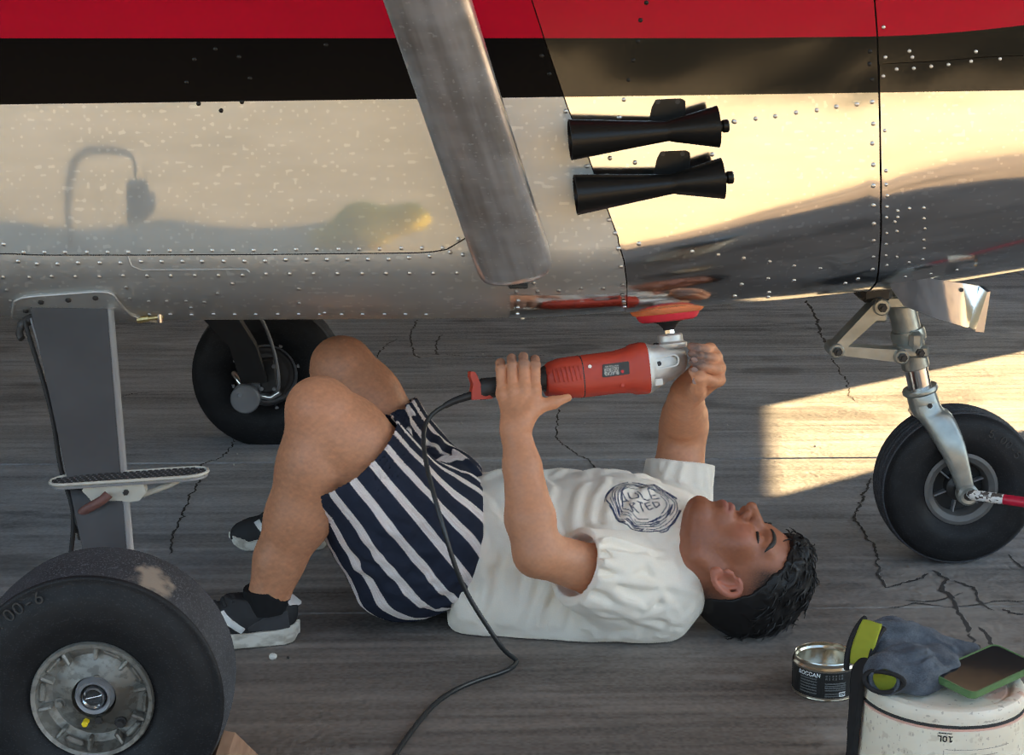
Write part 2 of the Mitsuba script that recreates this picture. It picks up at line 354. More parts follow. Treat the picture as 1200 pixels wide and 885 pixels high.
v_ = ringp.reshape(-1, 3); k_ = len(v_); v_ = np.vstack([v_, ringp[0].mean(0), ringp[-1].mean(0)])
for j in range(nq_): f_ += [[k_, idx[0, j], idx[0, (j + 1) % nq_]], [k_ + 1, idx[-1, (j + 1) % nq_], idx[-1, j]]]
add(A + '__fuselage', trimesh.Trimesh(v_, f_, process=False), M_SEAM, 40)
SEAM1 = [(0.02, 0.0), (0.12, 0.336), (0.15, 0.464), (0.19, 0.628), (0.23, 0.764), (0.266, 0.906), (0.286, 0.985), (0.298, 1.134), (0.306, 1.314), (0.314, 1.636), (0.318, 2.0), (0.318, 2.3)]
SEAM2 = [(0.73, 0.0), (0.742, 0.416), (0.752, 0.554), (0.764, 0.832), (0.776, 1.156), (0.794, 1.428), (0.814, 1.652), (0.82, 2.0), (0.82, 2.3)]
def shift(l, d): return [(a + d, b) for a, b in l]
def skin(poly, off, m, dent=0.0, th=0.0025, label=None, seed=1, **kw):
    return add(A + '__skin_panel', patch(poly, off, th, dent, seed=seed, **kw), m, True, label)
skin([(-3.6, 0), (0.0, 0)] + [(0.10, 0.5), (0.2, 1.0), (0.25, 1.3), (0.25, 2.3), (-3.6, 2.3)], 0.0, M_HULL_BASE, 0.0003, label='dull aluminium side skin above the main gear leg', seed=2)
DOORL = [(-3.6, 1.02), (-0.86, 1.02), (-0.824, 1.022), (-0.792, 1.030), (-0.384, 1.030), (-0.07, 1.022), (-0.03, 0.998), (0.012, 0.962), (0.034, 0.936)]
skin(DOORL + [(0.03, 0.85), (-0.03, 0.5), (-0.06, 0.3), (-0.08, 0.0), (-3.6, 0)], 0.0022, M_HULL_DULL, 0.0004, label='flat dull aluminium door skin with red and black stripes', seed=3)
skin([(-0.06, 0), (-0.04, 0.3), (0.0, 0.5), (0.05, 0.9), (0.07, 1.25), (0.073, 1.345), (0.084, 1.378), (0.186, 1.392), (0.308, 1.434)] + shift(SEAM1[:9], -0.002)[::-1], 0.0016, M_HULL_BASE, 0.0004, label='aluminium skin between the strut and the black venturi tubes', seed=4)
skin([(0.086, 1.384), (0.186, 1.398), (0.308, 1.440), (0.316, 1.8), (0.316, 2.3), (0.090, 2.3)], 0.0008, M_HULL_SHINY, 0.0004, seed=5)
skin(SEAM1 + shift(SEAM2, -0.0016)[::-1], 0.0034, M_HULL_SHINY, 0.0011, label='polished aluminium cowling skin carrying the black venturi tubes', seed=6)
skin(shift([SEAM2[0], SEAM2[1], SEAM2[2], (0.756, 0.650)], 0.0016) + [(0.87, 0.676), (1.03, 0.693), (1.7, 0.72), (1.7, 0.0)], 0.0030, M_HULL_SHINY, 0.0008, label='nose cowling top skin in red and black', seed=7)
skin(shift([(0.757, 0.652)] + SEAM2[3:], 0.0016) + [(1.7, 2.3), (1.7, 0.722), (1.03, 0.695), (0.87, 0.678)], 0.0046, M_HULL_SHINY, 0.0011, label='polished nose cowling side skin', seed=8)
# the far side of the hull, one skin
skin([(-3.6, 0), (1.7, 0), (1.7, 2.3), (-3.6, 2.3)], 0.0, M_HULL_DULL, 0.0, seed=9, g=(0.1, 0.1), mirror=True)
skin([(-3.6, -0.99), (1.7, -0.99), (1.7, -0.004), (-3.6, -0.004)], 0.0, M_HULL_DULL, 0.0, seed=9, g=(0.1, 0.1))
add(A + '__door_gap', tube(on_hull(*resample(DOORL, 120).T, np.full(120, 0.0012)), 0.0016, 6), M_SEAM, 60)
add(A + '__bead', tube(on_hull(*resample([(-0.620, 1.038), (-0.614, 1.114), (-0.598, 1.142), (-0.544, 1.142), (-0.404, 1.142), (-0.398, 1.165)], 60).T, np.full(60, 0.0015)), 0.0018, 6), M_ALU_DULL, 60)
RR = [(-0.846, 0.982), (-0.81, 1.01), (-0.772, 1.01), (-0.734, 1.01), (-0.694, 1.01), (-0.656, 1.01), (-0.618, 1.01), (-0.58, 1), (-0.542, 1), (-0.502, 1), (-0.464, 1), (-0.426, 1), (-0.388, 1), (-0.348, 1), (-0.31, 0.998), (-0.272, 0.998), (-0.232, 0.998), (-0.194, 0.998), (-0.156, 0.998), (-0.116, 0.996), (-0.078, 0.996), (-0.04, 0.996), (-0.01, 0.974), (-0.822, 1.08), (-0.788, 1.1), (-0.75, 1.1), (-0.712, 1.09), (-0.672, 1.09), (-0.634, 1.09), (-0.596, 1.08), (-0.558, 1.08), (-0.52, 1.08), (-0.484, 1.08), (-0.444, 1.08), (-0.406, 1.08), (-0.368, 1.08), (-0.33, 1.07), (-0.292, 1.07), (-0.254, 1.07), (-0.216, 1.07), (-0.178, 1.07), (-0.14, 1.07), (-0.102, 1.06), (-0.064, 1.05), (-0.026, 1.02), (-0.002, 1.04), (0.01, 0.984), (-0.01, 0.972), (-0.854, 1.21), (-0.806, 1.21), (-0.764, 1.2), (-0.72, 1.2), (-0.676, 1.2), (-0.632, 1.19), (-0.588, 1.19), (-0.544, 1.19), (-0.5, 1.19), (-0.456, 1.19), (-0.412, 1.19), (-0.368, 1.18), (-0.324, 1.18), (-0.28, 1.18), (-0.236, 1.18), (-0.19, 1.18), (-0.146, 1.18), (-0.102, 1.18), (-0.058, 1.18), (-0.014, 1.18), (-0.63, 1.29), (-0.628, 1.4), (-0.594, 1.43), (-0.56, 1.43), (-0.524, 1.43), (-0.49, 1.44), (-0.518, 1.51), (-0.432, 1.26), (-0.462, 1.35), (-0.854, 1.33), (-0.854, 1.45), (-0.31, 1.31), (-0.312, 1.46), (-0.268, 1.6), (-0.602, 1.61), (-0.562, 1.61), (-0.522, 1.62), (-0.48, 1.61), (-0.44, 1.62), (-0.4, 1.62), (-0.358, 1.62), (-0.318, 1.62), (-0.278, 1.63), (-0.236, 1.63), (-0.196, 1.63), (-0.154, 1.63), (-0.114, 1.63), (-0.074, 1.64), (0.078, 1.27), (0.13, 1.27), (0.098, 1.35), (0.138, 1.35), (0.178, 1.35), (0.22, 1.34), (0.262, 1.36), (0.102, 1.45), (0.102, 1.54), (0.102, 1.65), (0.114, 1.86)]
RC = [(0.494, 0.728), (0.534, 0.734), (0.57, 0.74), (0.608, 0.744), (0.646, 0.752), (0.682, 0.756), (0.72, 0.764), (0.748, 0.768), (0.752, 0.84), (0.752, 0.904), (0.756, 0.976), (0.758, 1.06), (0.762, 1.15), (0.768, 1.24), (0.774, 1.33), (0.782, 1.43), (0.79, 1.52), (0.186, 0.64), (0.292, 0.62), (0.284, 0.666), (0.268, 0.77), (0.314, 0.79), (0.226, 0.786), (0.262, 0.816), (0.268, 0.934), (0.456, 0.808), (0.496, 0.73), (0.28, 0.972), (0.286, 1.04), (0.292, 1.18), (0.298, 1.34), (0.3, 1.45), (0.304, 1.53), (0.308, 1.62), (0.324, 1.03), (0.424, 1.16), (0.474, 1.22), (0.524, 1.28), (0.576, 1.34), (0.626, 1.4), (0.68, 1.45), (0.58, 1.47), (0.53, 1.49), (0.634, 1.52), (0.524, 1.62), (0.592, 1.62), (0.596, 1.69), (0.746, 1.62), (0.768, 1.59)]
RN = [(0.774, 0.872), (0.78, 1.01), (0.782, 1.07), (0.786, 1.12), (0.788, 1.17), (0.79, 1.22), (0.796, 1.3), (0.8, 1.36), (0.806, 1.43), (0.816, 1.5), (0.86, 1.21), (0.864, 1.26), (0.87, 1.31), (0.874, 1.37), (0.88, 1.42), (0.81, 1.2), (0.812, 1.23), (0.816, 1.3), (0.832, 1.2), (0.808, 1.25), (0.762, 0.534), (0.766, 0.692), (0.768, 0.632), (0.812, 0.626), (0.818, 0.648), (0.936, 0.662), (0.79, 0.678), (0.822, 0.686), (0.854, 0.69), (0.886, 0.694), (0.928, 0.694), (0.982, 0.698), (0.868, 1.62), (0.92, 1.62), (0.972, 1.61), (0.83, 1.45), (0.86, 1.5), (0.886, 1.49)]
RP = [(-0.482, 0.506), (-0.444, 0.48), (-0.402, 0.5), (-0.498, 0.564), (-0.384, 0.554), (-0.478, 0.618), (-0.4, 0.614), (-0.438, 0.636), (-0.246, 0.47), (0.142, 0.498), (0.156, 0.544), (0.316, 0.472), (0.308, 0.52), (0.3, 0.57), (0.33, 0.374), (0.32, 0.418), (0.746, 0.696), (0.74, 0.644), (0.74, 0.604)]
add(A + '__rivets', rivet_mesh(RR), M_RIVET, 40, 'domed rivet heads in rows on the lower skin', None, None, 'stuff')
add(A + '__rivets', rivet_mesh(RC, 0.0046, 0.0026, 0.0038), M_RIVET, 40, 'rivet heads on the cowling', None, None, 'stuff')
add(A + '__rivets', rivet_mesh(RN, 0.0036, 0.0022, 0.005), M_RIVET, 40, 'rivet heads along the nose cowling joint', None, None, 'stuff')
add(A + '__rivets', rivet_mesh(RP, 0.0044, 0.0024, 0.0028), M_SATIN_BLACK, 40, 'black painted rivet heads', None, None, 'stuff')

# wing and strut
WA, WB = V(0.098, 2.935, 0.757), V(-0.055, 2.66, 1.243)
WT = WB + (WB - WA) * 1.72
ax = unit(WT - WA)
def strut_ring(c, chord, th, n=40):
    t = np.linspace(0, 2 * np.pi, n, endpoint=False)
    u = np.cos(t); w = np.sin(t) * (1 + 0.25 * u)
    ex = unit(V(1, 0, 0) - ax * ax[0]); ey = np.cross(ax, ex)
    s = np.sign(w) * np.abs(w) ** 0.9
    return c + chord / 2 * u[:, None] * ex + th / 2 * s[:, None] * ey
st = []
for s_, ch, th in ((-0.012, 0.050, 0.02), (-0.009, 0.090, 0.034), (0.0, 0.114, 0.046), (0.010, 0.127, 0.054), (0.03, 0.1355, 0.058), (0.06, 0.139, 0.058), (0.10, 0.141, 0.056), (0.3, 0.139, 0.054), (0.62, 0.137, 0.053), (1.0, 0.137, 0.053), (1.72 * 1.0 + 1, 0.137, 0.053)):
    c = WA + (WB - WA) * s_ if s_ < 1.01 else WT
    st.append(strut_ring(c + V(0.0, 0, 0), ch, th))
n_ = 40; v_ = np.concatenate(st); f_ = []
for i in range(len(st) - 1):
    for j in range(n_):
        a, b = i * n_ + j, i * n_ + (j + 1) % n_; f_ += [[a, b, b + n_], [a, b + n_, a + n_]]
f_ += [[0, j + 1, j] for j in range(1, n_ - 1)]
k0 = (len(st) - 1) * n_; f_ += [[k0, k0 + j, k0 + j + 1] for j in range(1, n_ - 1)]
add(A + '__wing_strut', trimesh.Trimesh(v_, f_, process=False), M_STRUT, 50, 'streamlined bare aluminium wing strut')
# fairing bump where the strut meets the hull and its small black slot
add(A + '__wing_strut__slot', box((0.036, 0.02, 0.009), on_hull(0.101, 1.29, 0.001), 0.002), M_SEAM, False)
wing = []
for y, ch, z in ((YC - 0.50, 1.50, 1.98), (1.5, 1.45, 2.03), (-1.6, 1.2, 2.12)):
    t = np.linspace(0, 2 * np.pi, 28, endpoint=False); u = np.cos(t); w = np.sin(t)
    wing.append(np.c_[-0.15 + ch / 2 * u, np.full(28, y), z + 0.085 * w * (1 + 0.35 * u)])
v_ = np.concatenate(wing); f_ = []
for i in range(2):
    for j in range(28):
        a, b = i * 28 + j, i * 28 + (j + 1) % 28; f_ += [[a, b + 28, b], [a, a + 28, b + 28]]
f_ += [[56, 56 + j, 57 + j] for j in range(1, 27)] + [[0, j + 1, j] for j in range(1, 27)]
add(A + '__wing', trimesh.Trimesh(v_, f_, process=False), M_ALU_DULL, 40)

# venturi tubes
for (x0, z0, x1, z1, xe) in ((0.189, 1.0065, 0.366, 1.0215, 0.452), (0.200, 0.9085, 0.377, 0.9275, 0.463)):
    y = 2.905
    a, b = V(x0, y, z0), V(x1, y + 0.004, z1); d = unit(b - a); L = np.linalg.norm(b - a)
    Lt = L + 0.088
    ro = [(0.0355, 0), (0.0368, 0.0008), (0.0362, 0.004), (0.0245, L * 0.62), (0.0185, L * 0.95), (0.0178, L), (0.0195, L + 0.004), (0.0365, Lt - 0.003), (0.0372, Lt)]
    prof = [(0.0, L * 0.97), (0.012, L * 0.95), (0.022, L * 0.6), (0.0345, 0.003)] + ro + [(0.0345, Lt + 0.0005), (0.0345, Lt - 0.002), (0.0, Lt - 0.002)]
    k = add(A + '__venturi_tube', lathe(prof, d, a, 56), M_SATIN_BLACK, 35, 'black venturi tube flared at both ends')
    e = a + d * (Lt - 0.002)
    add(k + '__nozzle', join(cyl(e, e + d * 0.010, 0.010, 24, 0.001), cyl(e + d * 0.010, e + d * 0.022, 0.0115, 24, 0.002)), M_SATIN_BLACK, 30)
    bx = x1 + 0.006; bz = z1 + 0.042
    hy = 2.99
    plate_ = extrude(rounded([(-0.036, -0.04), (0.034, -0.04), (0.032, 0.008), (0.024, 0.012), (-0.022, 0.010), (-0.029, -0.004)], 0.004), 0.010, (bx, hy - 0.006, bz), (1, 0, 0), (0, 0, 1), True)
    arm = box((0.05, hy - y - 0.004, 0.02), (bx - 0.004, (hy + y) / 2, bz - 0.048), 0.004)
    scr = [cyl((bx + dx, hy - 0.009, bz + 0.006), (bx + dx, hy - 0.0115, bz + 0.006), 0.0045, 10) for dx in (-0.018, 0.018)]
    add(k + '__bracket', plate_, M_SATIN_BLACK, 30)
    add(k + '__bracket_arm', arm, M_SATIN_BLACK, 30)
    for q in scr: add(k + '__screw', q, M_DARK, 30)

# ---------------------------------------------------------------- landing gear
def tyre_profile(R, hw, rb, shoulder=0.72, crown=0.03):
    """closed section (radius, offset along axle)"""
    q = [(rb, hw * 0.62), (rb + 0.006, hw * 0.78), (rb + (R - rb) * 0.28, hw * 0.97), (rb + (R - rb) * 0.48, hw), (rb + (R - rb) * 0.68, hw * 0.965), (R - (R - rb) * 0.17, hw * 0.87), (R - (R - rb) * 0.09, hw * shoulder * 1.07)]
    return q
def tyre(key, c, R, hw, rb, shoulder=0.72, grooves=(), lettering=None, letter_ang=0.0, scale=0.018, lr=0.75, side=-1, crown=0.95):
    sidew = tyre_profile(R, hw, rb, shoulder)
    s = hw * shoulder
    tread = [(R * 0.985 if R > 0 else 0, s)]
    m = 24
    for i in range(m + 1):
        w = s * (1 - 2 * i / m); rr = R - (R * 0.022) * (w / s) ** 2
        for gw in grooves:
            if abs(w - gw * s) < s * 0.045: rr -= 0.004
        tread.append((rr, w))
    tread.append((R * 0.975, -s))
    from scipy.interpolate import CubicSpline
    def sm(q): 
        q = np.array(q); u = np.linspace(0, 1, len(q)); return CubicSpline(u, q)(np.linspace(0, 1, 22))
    P = np.array(sidew + [(R * 0.978, s)])
    left = sm(P)
    right = left[::-1] * [1, -1]
    add(key + '__tire', lathe(np.vstack([left, right]), (0, 1, 0), c, 120), M_RUBBER, True)
    # tread band: slightly proud, its shoulder a crisp edge
    tp = [(R * 0.955, s * 1.01)] + tread[1:-1] + [(R * 0.955, -s * 1.01)]
    add(key + '__tread', lathe(tp, (0, 1, 0), c, 120), M_TREAD, 25)
    if lettering:
        rl = rb + (R - rb) * lr; yl = c[1] + side * np.interp(rl, P[:, 0], P[:, 1])
        ms = []; adv = scale * 0.88 / rl
        for i, ch in enumerate(lettering):
            if ch == ' ': continue
            t = meshkit.text_mesh(ch, scale, 0.0025); v = t.vertices - [scale * 0.3, 0, 0.0011]
            ang = letter_ang - (i - (len(lettering) - 1) / 2) * adv
            er, et = V(math.cos(ang), 0, math.sin(ang)), V(math.sin(ang), 0, -math.cos(ang))
            t.vertices = V(c[0], yl, c[2]) + er * rl + v[:, :1] * et + v[:, 1:2] * er + v[:, 2:3] * V(0, side, 0)
            if np.dot(np.cross(et, er), V(0, side, 0)) < 0: t.invert()
            ms.append(t)
        add(key + '__lettering', join(*ms), M_LETTER, False)

# near main wheel: open cast hub facing the camera
NW = V(-0.573, 2.40, 0.200)
K = A + '__main_wheel'
yF = NW[1] - 0.070
def hubp(*rp): return [(r, h) for r, h in rp]
hub = lathe([(0.0, 0.030), (0.030, 0.030), (0.034, 0.012), (0.050, 0.020), (0.066, 0.026), (0.078, 0.022), (0.084, 0.008), (0.086, -0.002), (0.092, -0.004), (0.094, 0.0), (0.094, 0.012), (0.088, 0.030), (0.080, 0.050), (0.080, 0.10)], (0, 1, 0), (NW[0], yF, NW[2]), 96)
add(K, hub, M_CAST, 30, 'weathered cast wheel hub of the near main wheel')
tyre(K, NW, 0.205, 0.083, 0.088, 0.80, (), '6.00-6', math.radians(127), 0.019, 0.73)
for i in range(10):
    a0 = 2 * math.pi * i / 10 + 0.2
    er, et = V(math.cos(a0), 0, math.sin(a0)), V(-math.sin(a0), 0, math.cos(a0))
    R3 = np.stack([er, V(0, 1, 0), et], 1)
    c = V(NW[0], yF + 0.011, NW[2]) + er * 0.075
    add(K + '__web', box((0.022, 0.022, 0.006), c, 0.0025, R3), M_CAST, 30)
    a1 = a0 + math.pi / 10; e1 = V(math.cos(a1), 0, math.sin(a1)); t1 = V(-math.sin(a1), 0, math.cos(a1))
    if i in (0, 1, 3, 4, 6, 8, 9):
        add(K + '__lug', box((0.010, 0.014, 0.032), V(NW[0], yF + 0.013, NW[2]) + e1 * 0.079, 0.004, np.stack([e1, V(0, 1, 0), t1], 1)), M_CAST, 30)
hc = V(NW[0] + 0.002, yF, NW[2] + 0.004)
add(K + '__bearing_ring', lathe([(0.021, 0.002), (0.026, -0.002), (0.029, 0.004), (0.031, 0.018), (0.020, 0.018)], (0, 1, 0), hc, 48, True), M_GREY, 30)
add(K + '__axle_nut', lathe([(0.013, 0.0), (0.0155, -0.004), (0.0175, 0.0), (0.0175, 0.016), (0.013, 0.016)], (0, 1, 0), hc, 48, True), M_CHROME, 30)
add(K + '__axle', cyl(hc + V(0, 0.012, 0), hc + V(0, 0.05, 0), 0.0135, 24), M_SEAM, 30)
add(K + '__cotter_pin', tube([hc + V(-0.012, 0.003, -0.003), hc + V(0.013, 0.003, 0.003)], 0.0011, 6), M_CHROME, 60)
for px, pz in ((-0.054, -0.012), (0.037, -0.045), (0.006, 0.031), (0.005, -0.038)):
    b0 = V(NW[0] + px, yF + 0.020, NW[2] + pz)
    add(K + '__bolt', join(cyl(b0, b0 - V(0, 0.010, 0), 0.0062, 6), cyl(b0 + V(0, 0.004, 0), b0 - V(0, 0.002, 0), 0.009, 20)), M_CAST if pz > -0.03 else M_DARK, 20)
vb = V(NW[0] - 0.014, yF + 0.016, NW[2] - 0.040)
add(K + '__valve_cap', join(cyl(vb, vb - V(0, 0.016, 0), 0.0048, 16, 0.0012)), M_YELLOW, 40, 'yellow valve cap')

# main gear legs (flat tapered spring), the near one with step and brake line
def leg_mesh(mir):
    top = (V(-0.824, 3.06, 0.685), V(-0.679, 3.06, 0.685)); low = (V(-0.651, 2.648, 0.336), V(-0.577, 2.648, 0.335)); end = (V(-0.640, 2.52, 0.205), V(-0.566, 2.52, 0.205))
    up = (top[0] + (top[0] - low[0]) * 0.25, top[1] + (top[1] - low[1]) * 0.25)
    rows = [up, top, low, end]; n = unit(V(0, -0.646, 0.763)); v = []
    for l, r in rows:
        for p, s in ((l, 1), (r, 1), (r, -1), (l, -1)): v.append(p + n * s * 0.009)
    f = []
    for i in range(3):
        for j in range(4):
            a, b = i * 4 + j, i * 4 + (j + 1) % 4; f += [[a, b + 4, b], [a, a + 4, b + 4]]
    f += [[0, 1, 2], [0, 2, 3], [12, 14, 13], [12, 15, 14]]
    m = trimesh.Trimesh(v, f, process=False)
    if mir: m.vertices[:, 1] = 2 * YC - m.vertices[:, 1]; m.invert()
    return m, rows, n
lm, rows_, ln = leg_mesh(False)
G = add(A + '__gear_leg', lm, M_LEG, False, 'flat tapered grey gear leg above the near wheel')
edge = [r + V(0.004, 0, 0) for _, r in rows_]
add(G + '__edge_strip', tube(resample(edge, 20), 0.0085, 8), M_LEG_EDGE, 60, 'pale front edge')
fair = sg.Polygon([(-0.880, 1.80), (-0.862, 1.62), (-0.845, 1.434), (-0.826, 1.390), (-0.80, 1.372), (-0.69, 1.322), (-0.666, 1.322), (-0.656, 1.345), (-0.648, 1.45), (-0.636, 1.60), (-0.615, 1.70), (-0.60, 1.86), (-0.88, 1.9)])
add(A + '__gear_fairing', patch(fair, 0.0055, 0.007, g=(0.02, 0.04)), M_ALU_DULL, True, 'pale fairing plate round the top of the gear leg')
add(A + '__gear_fairing__rim', tube(on_hull(*resample([(-0.862, 1.62), (-0.845, 1.434), (-0.826, 1.390), (-0.80, 1.372), (-0.69, 1.322), (-0.666, 1.322), (-0.656, 1.345), (-0.648, 1.45), (-0.636, 1.60), (-0.615, 1.70)], 60).T, np.full(60, 0.005)), 0.003, 8), M_ALU_DULL, 60)
add(A + '__gear_fairing__screws', rivet_mesh([(-0.795, 1.43), (-0.742, 1.40), (-0.690, 1.375), (-0.832, 1.55)], 0.0058, 0.004, 0.007), M_DARK, 40, None, None, None, 'stuff')
# brake line along the rear edge with a clamp at the top and a fitting lower down
p0 = rows_[1][0] + ln * 0.012
bl = [p0 + V(0.055, 0.02, 0.0) , p0 + V(0.015, 0.02, -0.006), p0 + V(-0.012, 0.0, -0.022), p0 + V(-0.008, -0.03, -0.05)]
add(G + '__brake_line', tube(curve([p0 + V(-0.006, -0.015, -0.035), p0 + V(0.035, -0.09, -0.11), p0 + V(0.085, -0.20, -0.20), p0 + V(0.118, -0.285, -0.272), p0 + V(0.135, -0.315, -0.30), p0 + V(0.150, -0.40, -0.37), p0 + V(0.175, -0.5, -0.46)], 50), 0.0042, 8), M_HOSE, 60)
add(G + '__conduit', tube(curve([p0 + V(0.006, -0.015, -0.030), p0 + V(0.047, -0.09, -0.11), p0 + V(0.096, -0.20, -0.20), p0 + V(0.130, -0.285, -0.272)], 40), 0.0030, 8), M_GREY, 60)
add(G + '__hose_clamp', tube(curve([p0 + V(0.05, 0.01, -0.022), p0 + V(0.022, 0.004, -0.030), p0 + V(-0.004, -0.006, -0.036), p0 + V(-0.014, -0.014, -0.046), p0 + V(-0.010, -0.028, -0.066)], 30), [0.008] * 10 + [0.010] * 12 + [0.007] * 8, 10), M_HOSE, 60)
# step: oblong tread plate with raised studs on a bracket
SC = V(-0.585, 2.735, 0.436)
sx = unit(V(1.0, 0.02, 0.055)); sy = unit(V(0, 1, -0.0)); sn = np.cross(sx, sy); sy = np.cross(sn, sx)
SL, SWd = 0.136, 0.030
oval = sg.LineString([(-SL + SWd, 0), (SL - SWd, 0)]).buffer(SWd)
SK = add(A + '__step', extrude(oval, 0.008, SC, sx, sy, True), M_GREY, 30, 'oblong grey step plate with anti-slip studs')
studs = []
for i in range(-12, 13):
    for j in range(-2, 3):
        x, y = (i + 0.5 * (j % 2)) * 0.0108, j * 0.0108
        if oval.buffer(-0.005).contains(sg.Point(x, y)):
            studs.append(box((0.0075, 0.0048, 0.003), SC + sx * x + sy * y + sn * 0.0050, 0.001, np.stack([sx, sy, sn], 1)))
add(SK + '__studs', join(*studs), M_DARK, 20, None, None, None, 'stuff')
add(SK + '__rim', tube(np.array([SC + sx * a + sy * b + sn * 0.004 for a, b in list(oval.exterior.coords)]), 0.0032, 6), M_BEIGE, 60)
bk = extrude(rounded([(-0.062, -0.006), (0.048, -0.004), (0.052, -0.020), (0.040, -0.034), (-0.034, -0.042), (-0.050, -0.020)], 0.004), 0.02, SC + V(-0.02, -0.012, -0.002), (1, 0, 0.05), (0, 0, 1), True)
add(SK + '__bracket', join(bk, tube([SC + V(0.02, 0, -0.03), SC + V(0.07, 0, -0.012), SC + V(0.085, 0, -0.004)], 0.005, 8)), M_BEIGE, 25)
for dx, dz in ((0.018, 0.0), (-0.020, -0.006)):
    add(SK + '__bracket_bolt', cyl(SC + V(-0.02 + dx, -0.020, -0.018 + dz), SC + V(-0.02 + dx, -0.028, -0.018 + dz), 0.005, 6), M_DARK, 20)
add(G + '__brake_hose', tube(curve([SC + V(-0.030, -0.034, -0.018), SC + V(-0.048, -0.040, -0.032), SC + V(-0.070, -0.038, -0.045), SC + V(-0.082, -0.03, -0.06)], 20), 0.0085, 10), M_RUST, 60, 'red-brown brake hose')
add(G + '__fitting', join(cyl(SC + V(-0.084, -0.03, -0.052), SC + V(-0.084, -0.03, -0.078), 0.008, 8), cyl(SC + V(-0.084, -0.03, -0.078), SC + V(-0.083, -0.03, -0.086), 0.010, 6), cyl(SC + V(-0.083, -0.03, -0.088), SC + V(-0.082, -0.03, -0.1), 0.006, 8)), M_DARK, 20)
# drain fitting under the hull
dk = V(-0.628, 3.08, 0.652)
add(A + '__drain_fitting', join(cyl(dk, dk + V(0.022, 0, 0.003), 0.006, 8), cyl(dk + V(0.022, 0, 0.003), dk + V(0.05, 0, 0.006), 0.004, 8)), M_BRASS, 20)
add(A + '__drain_fitting__nozzle', cyl(dk + V(0.044, 0, -0.004), dk + V(0.044, 0, 0.014), 0.006, 10), M_CHROME, 20)

# far main wheel: its inner face with disc, caliper and leg end
FWc = V(-0.577, 4.67, 0.205)
K = A + '__main_wheel_001'
disc = lathe([(0.0, -0.052), (0.062, -0.052), (0.066, -0.048), (0.070, -0.044), (0.078, -0.044), (0.080, -0.03), (0.0, -0.03)], (0, 1, 0), FWc, 72)
add(K, join(lathe([(0.098, -0.058), (0.104, -0.062), (0.108, -0.056), (0.108, -0.03), (0.092, 0.0), (0.085, -0.02), (0.094, -0.045)], (0, 1, 0), FWc, 72, True), lathe([(0.0, 0.0), (0.094, 0.0), (0.094, -0.03), (0.0, -0.03)], (0, 1, 0), FWc, 48)), M_GREY, 30, 'wheel rim of the far main wheel seen from inside')
tyre(K, FWc, 0.218, 0.085, 0.094, 0.72, (-0.6, -0.3, 0, 0.3, 0.6))
add(K + '__brake_disc', disc, M_BROWN, 30, 'grimy brown brake disc')
for i in range(8):
    a0 = i * math.pi / 4 + 0.3
    c = FWc + V(0.1 * math.cos(a0), -0.060, 0.1 * math.sin(a0))
    add(K + '__rim_bolt', cyl(c, c - V(0, 0.008, 0), 0.006, 6), M_GREY, 20)
lm2, rows2, _ = leg_mesh(True)
G2 = add(A + '__gear_leg', lm2, M_DARK, False, 'flat dark gear leg of the far wheel')
add(G2 + '__axle_block', box((0.052, 0.03, 0.10), FWc + V(0.012, -0.10, 0.01), 0.006, trimesh.transformations.rotation_matrix(-0.10, (0, 1, 0))[:3, :3]), M_DARK, 25)
add(G2 + '__axle_bolt', join(*[cyl(FWc + V(0.012 + dx, -0.114, 0.01 + dz), FWc + V(0.012 + dx, -0.124, 0.01 + dz), 0.006, 6) for dx in (-0.018, 0.018) for dz in (-0.036, 0.030)]), M_GREY, 20)
cb = FWc + V(-0.052, -0.098, -0.052)
add(G2 + '__brake_caliper', join(cyl(cb, cb - V(0, 0.045, 0), 0.042, 32, 0.004), box((0.05, 0.035, 0.05), FWc + V(-0.02, -0.09, -0.035), 0.006)), M_GREY, 25, 'round grey brake caliper')
add(G2 + '__caliper_bolt', cyl(cb + V(-0.012, -0.045, 0.014), cb + V(-0.012, -0.052, 0.014), 0.006, 6), M_CHROME, 20)
add(G2 + '__caliper_link', join(tube([FWc + V(-0.028, -0.11, -0.045), FWc + V(0.02, -0.118, -0.052), FWc + V(0.045, -0.118, -0.035)], 0.010, 8), tube([FWc + V(-0.09, -0.08, 0.012), FWc + V(-0.075, -0.10, -0.002), FWc + V(-0.065, -0.10, -0.02)], 0.009, 8)), M_CHROME, 60)
add(G2 + '__brake_line', tube(curve([V(-0.63, 4.05, 0.62), FWc + V(0.012, -0.16, 0.17), FWc + V(0.036, -0.135, 0.08), FWc + V(0.044, -0.13, -0.02), FWc + V(0.040, -0.12, -0.035)], 30), 0.0052, 8), M_GREY, 60, 'pale brake line')

# nose gear
NWc = V(1.117, YC, 0.180)
K = A + '__nose_wheel'
ny = NWc[1]
rimp = [(0.058, -0.030), (0.064, -0.048), (0.076, -0.054), (0.084, -0.052), (0.084, -0.03), (0.070, -0.01), (0.060, -0.01)]
add(K, lathe(rimp, (0, 1, 0), NWc, 72, True), M_RIMGREY, 30, 'grey spoked rim of the nose wheel')
tyre(K, NWc, 0.181, 0.066, 0.080, 0.66, (-0.62, -0.25, 0.25, 0.62), '5.00-5', math.radians(52), 0.017, 0.55)
add(K + '__hub', lathe([(0.0, -0.050), (0.018, -0.050), (0.022, -0.046), (0.030, -0.040), (0.030, -0.01), (0.0, -0.01)], (0, 1, 0), NWc, 48), M_DARK, 30)
add(K + '__web', lathe([(0.0, -0.012), (0.07, -0.012), (0.07, 0.0), (0.0, 0.0)], (0, 1, 0), NWc, 48), M_SEAM, 30)
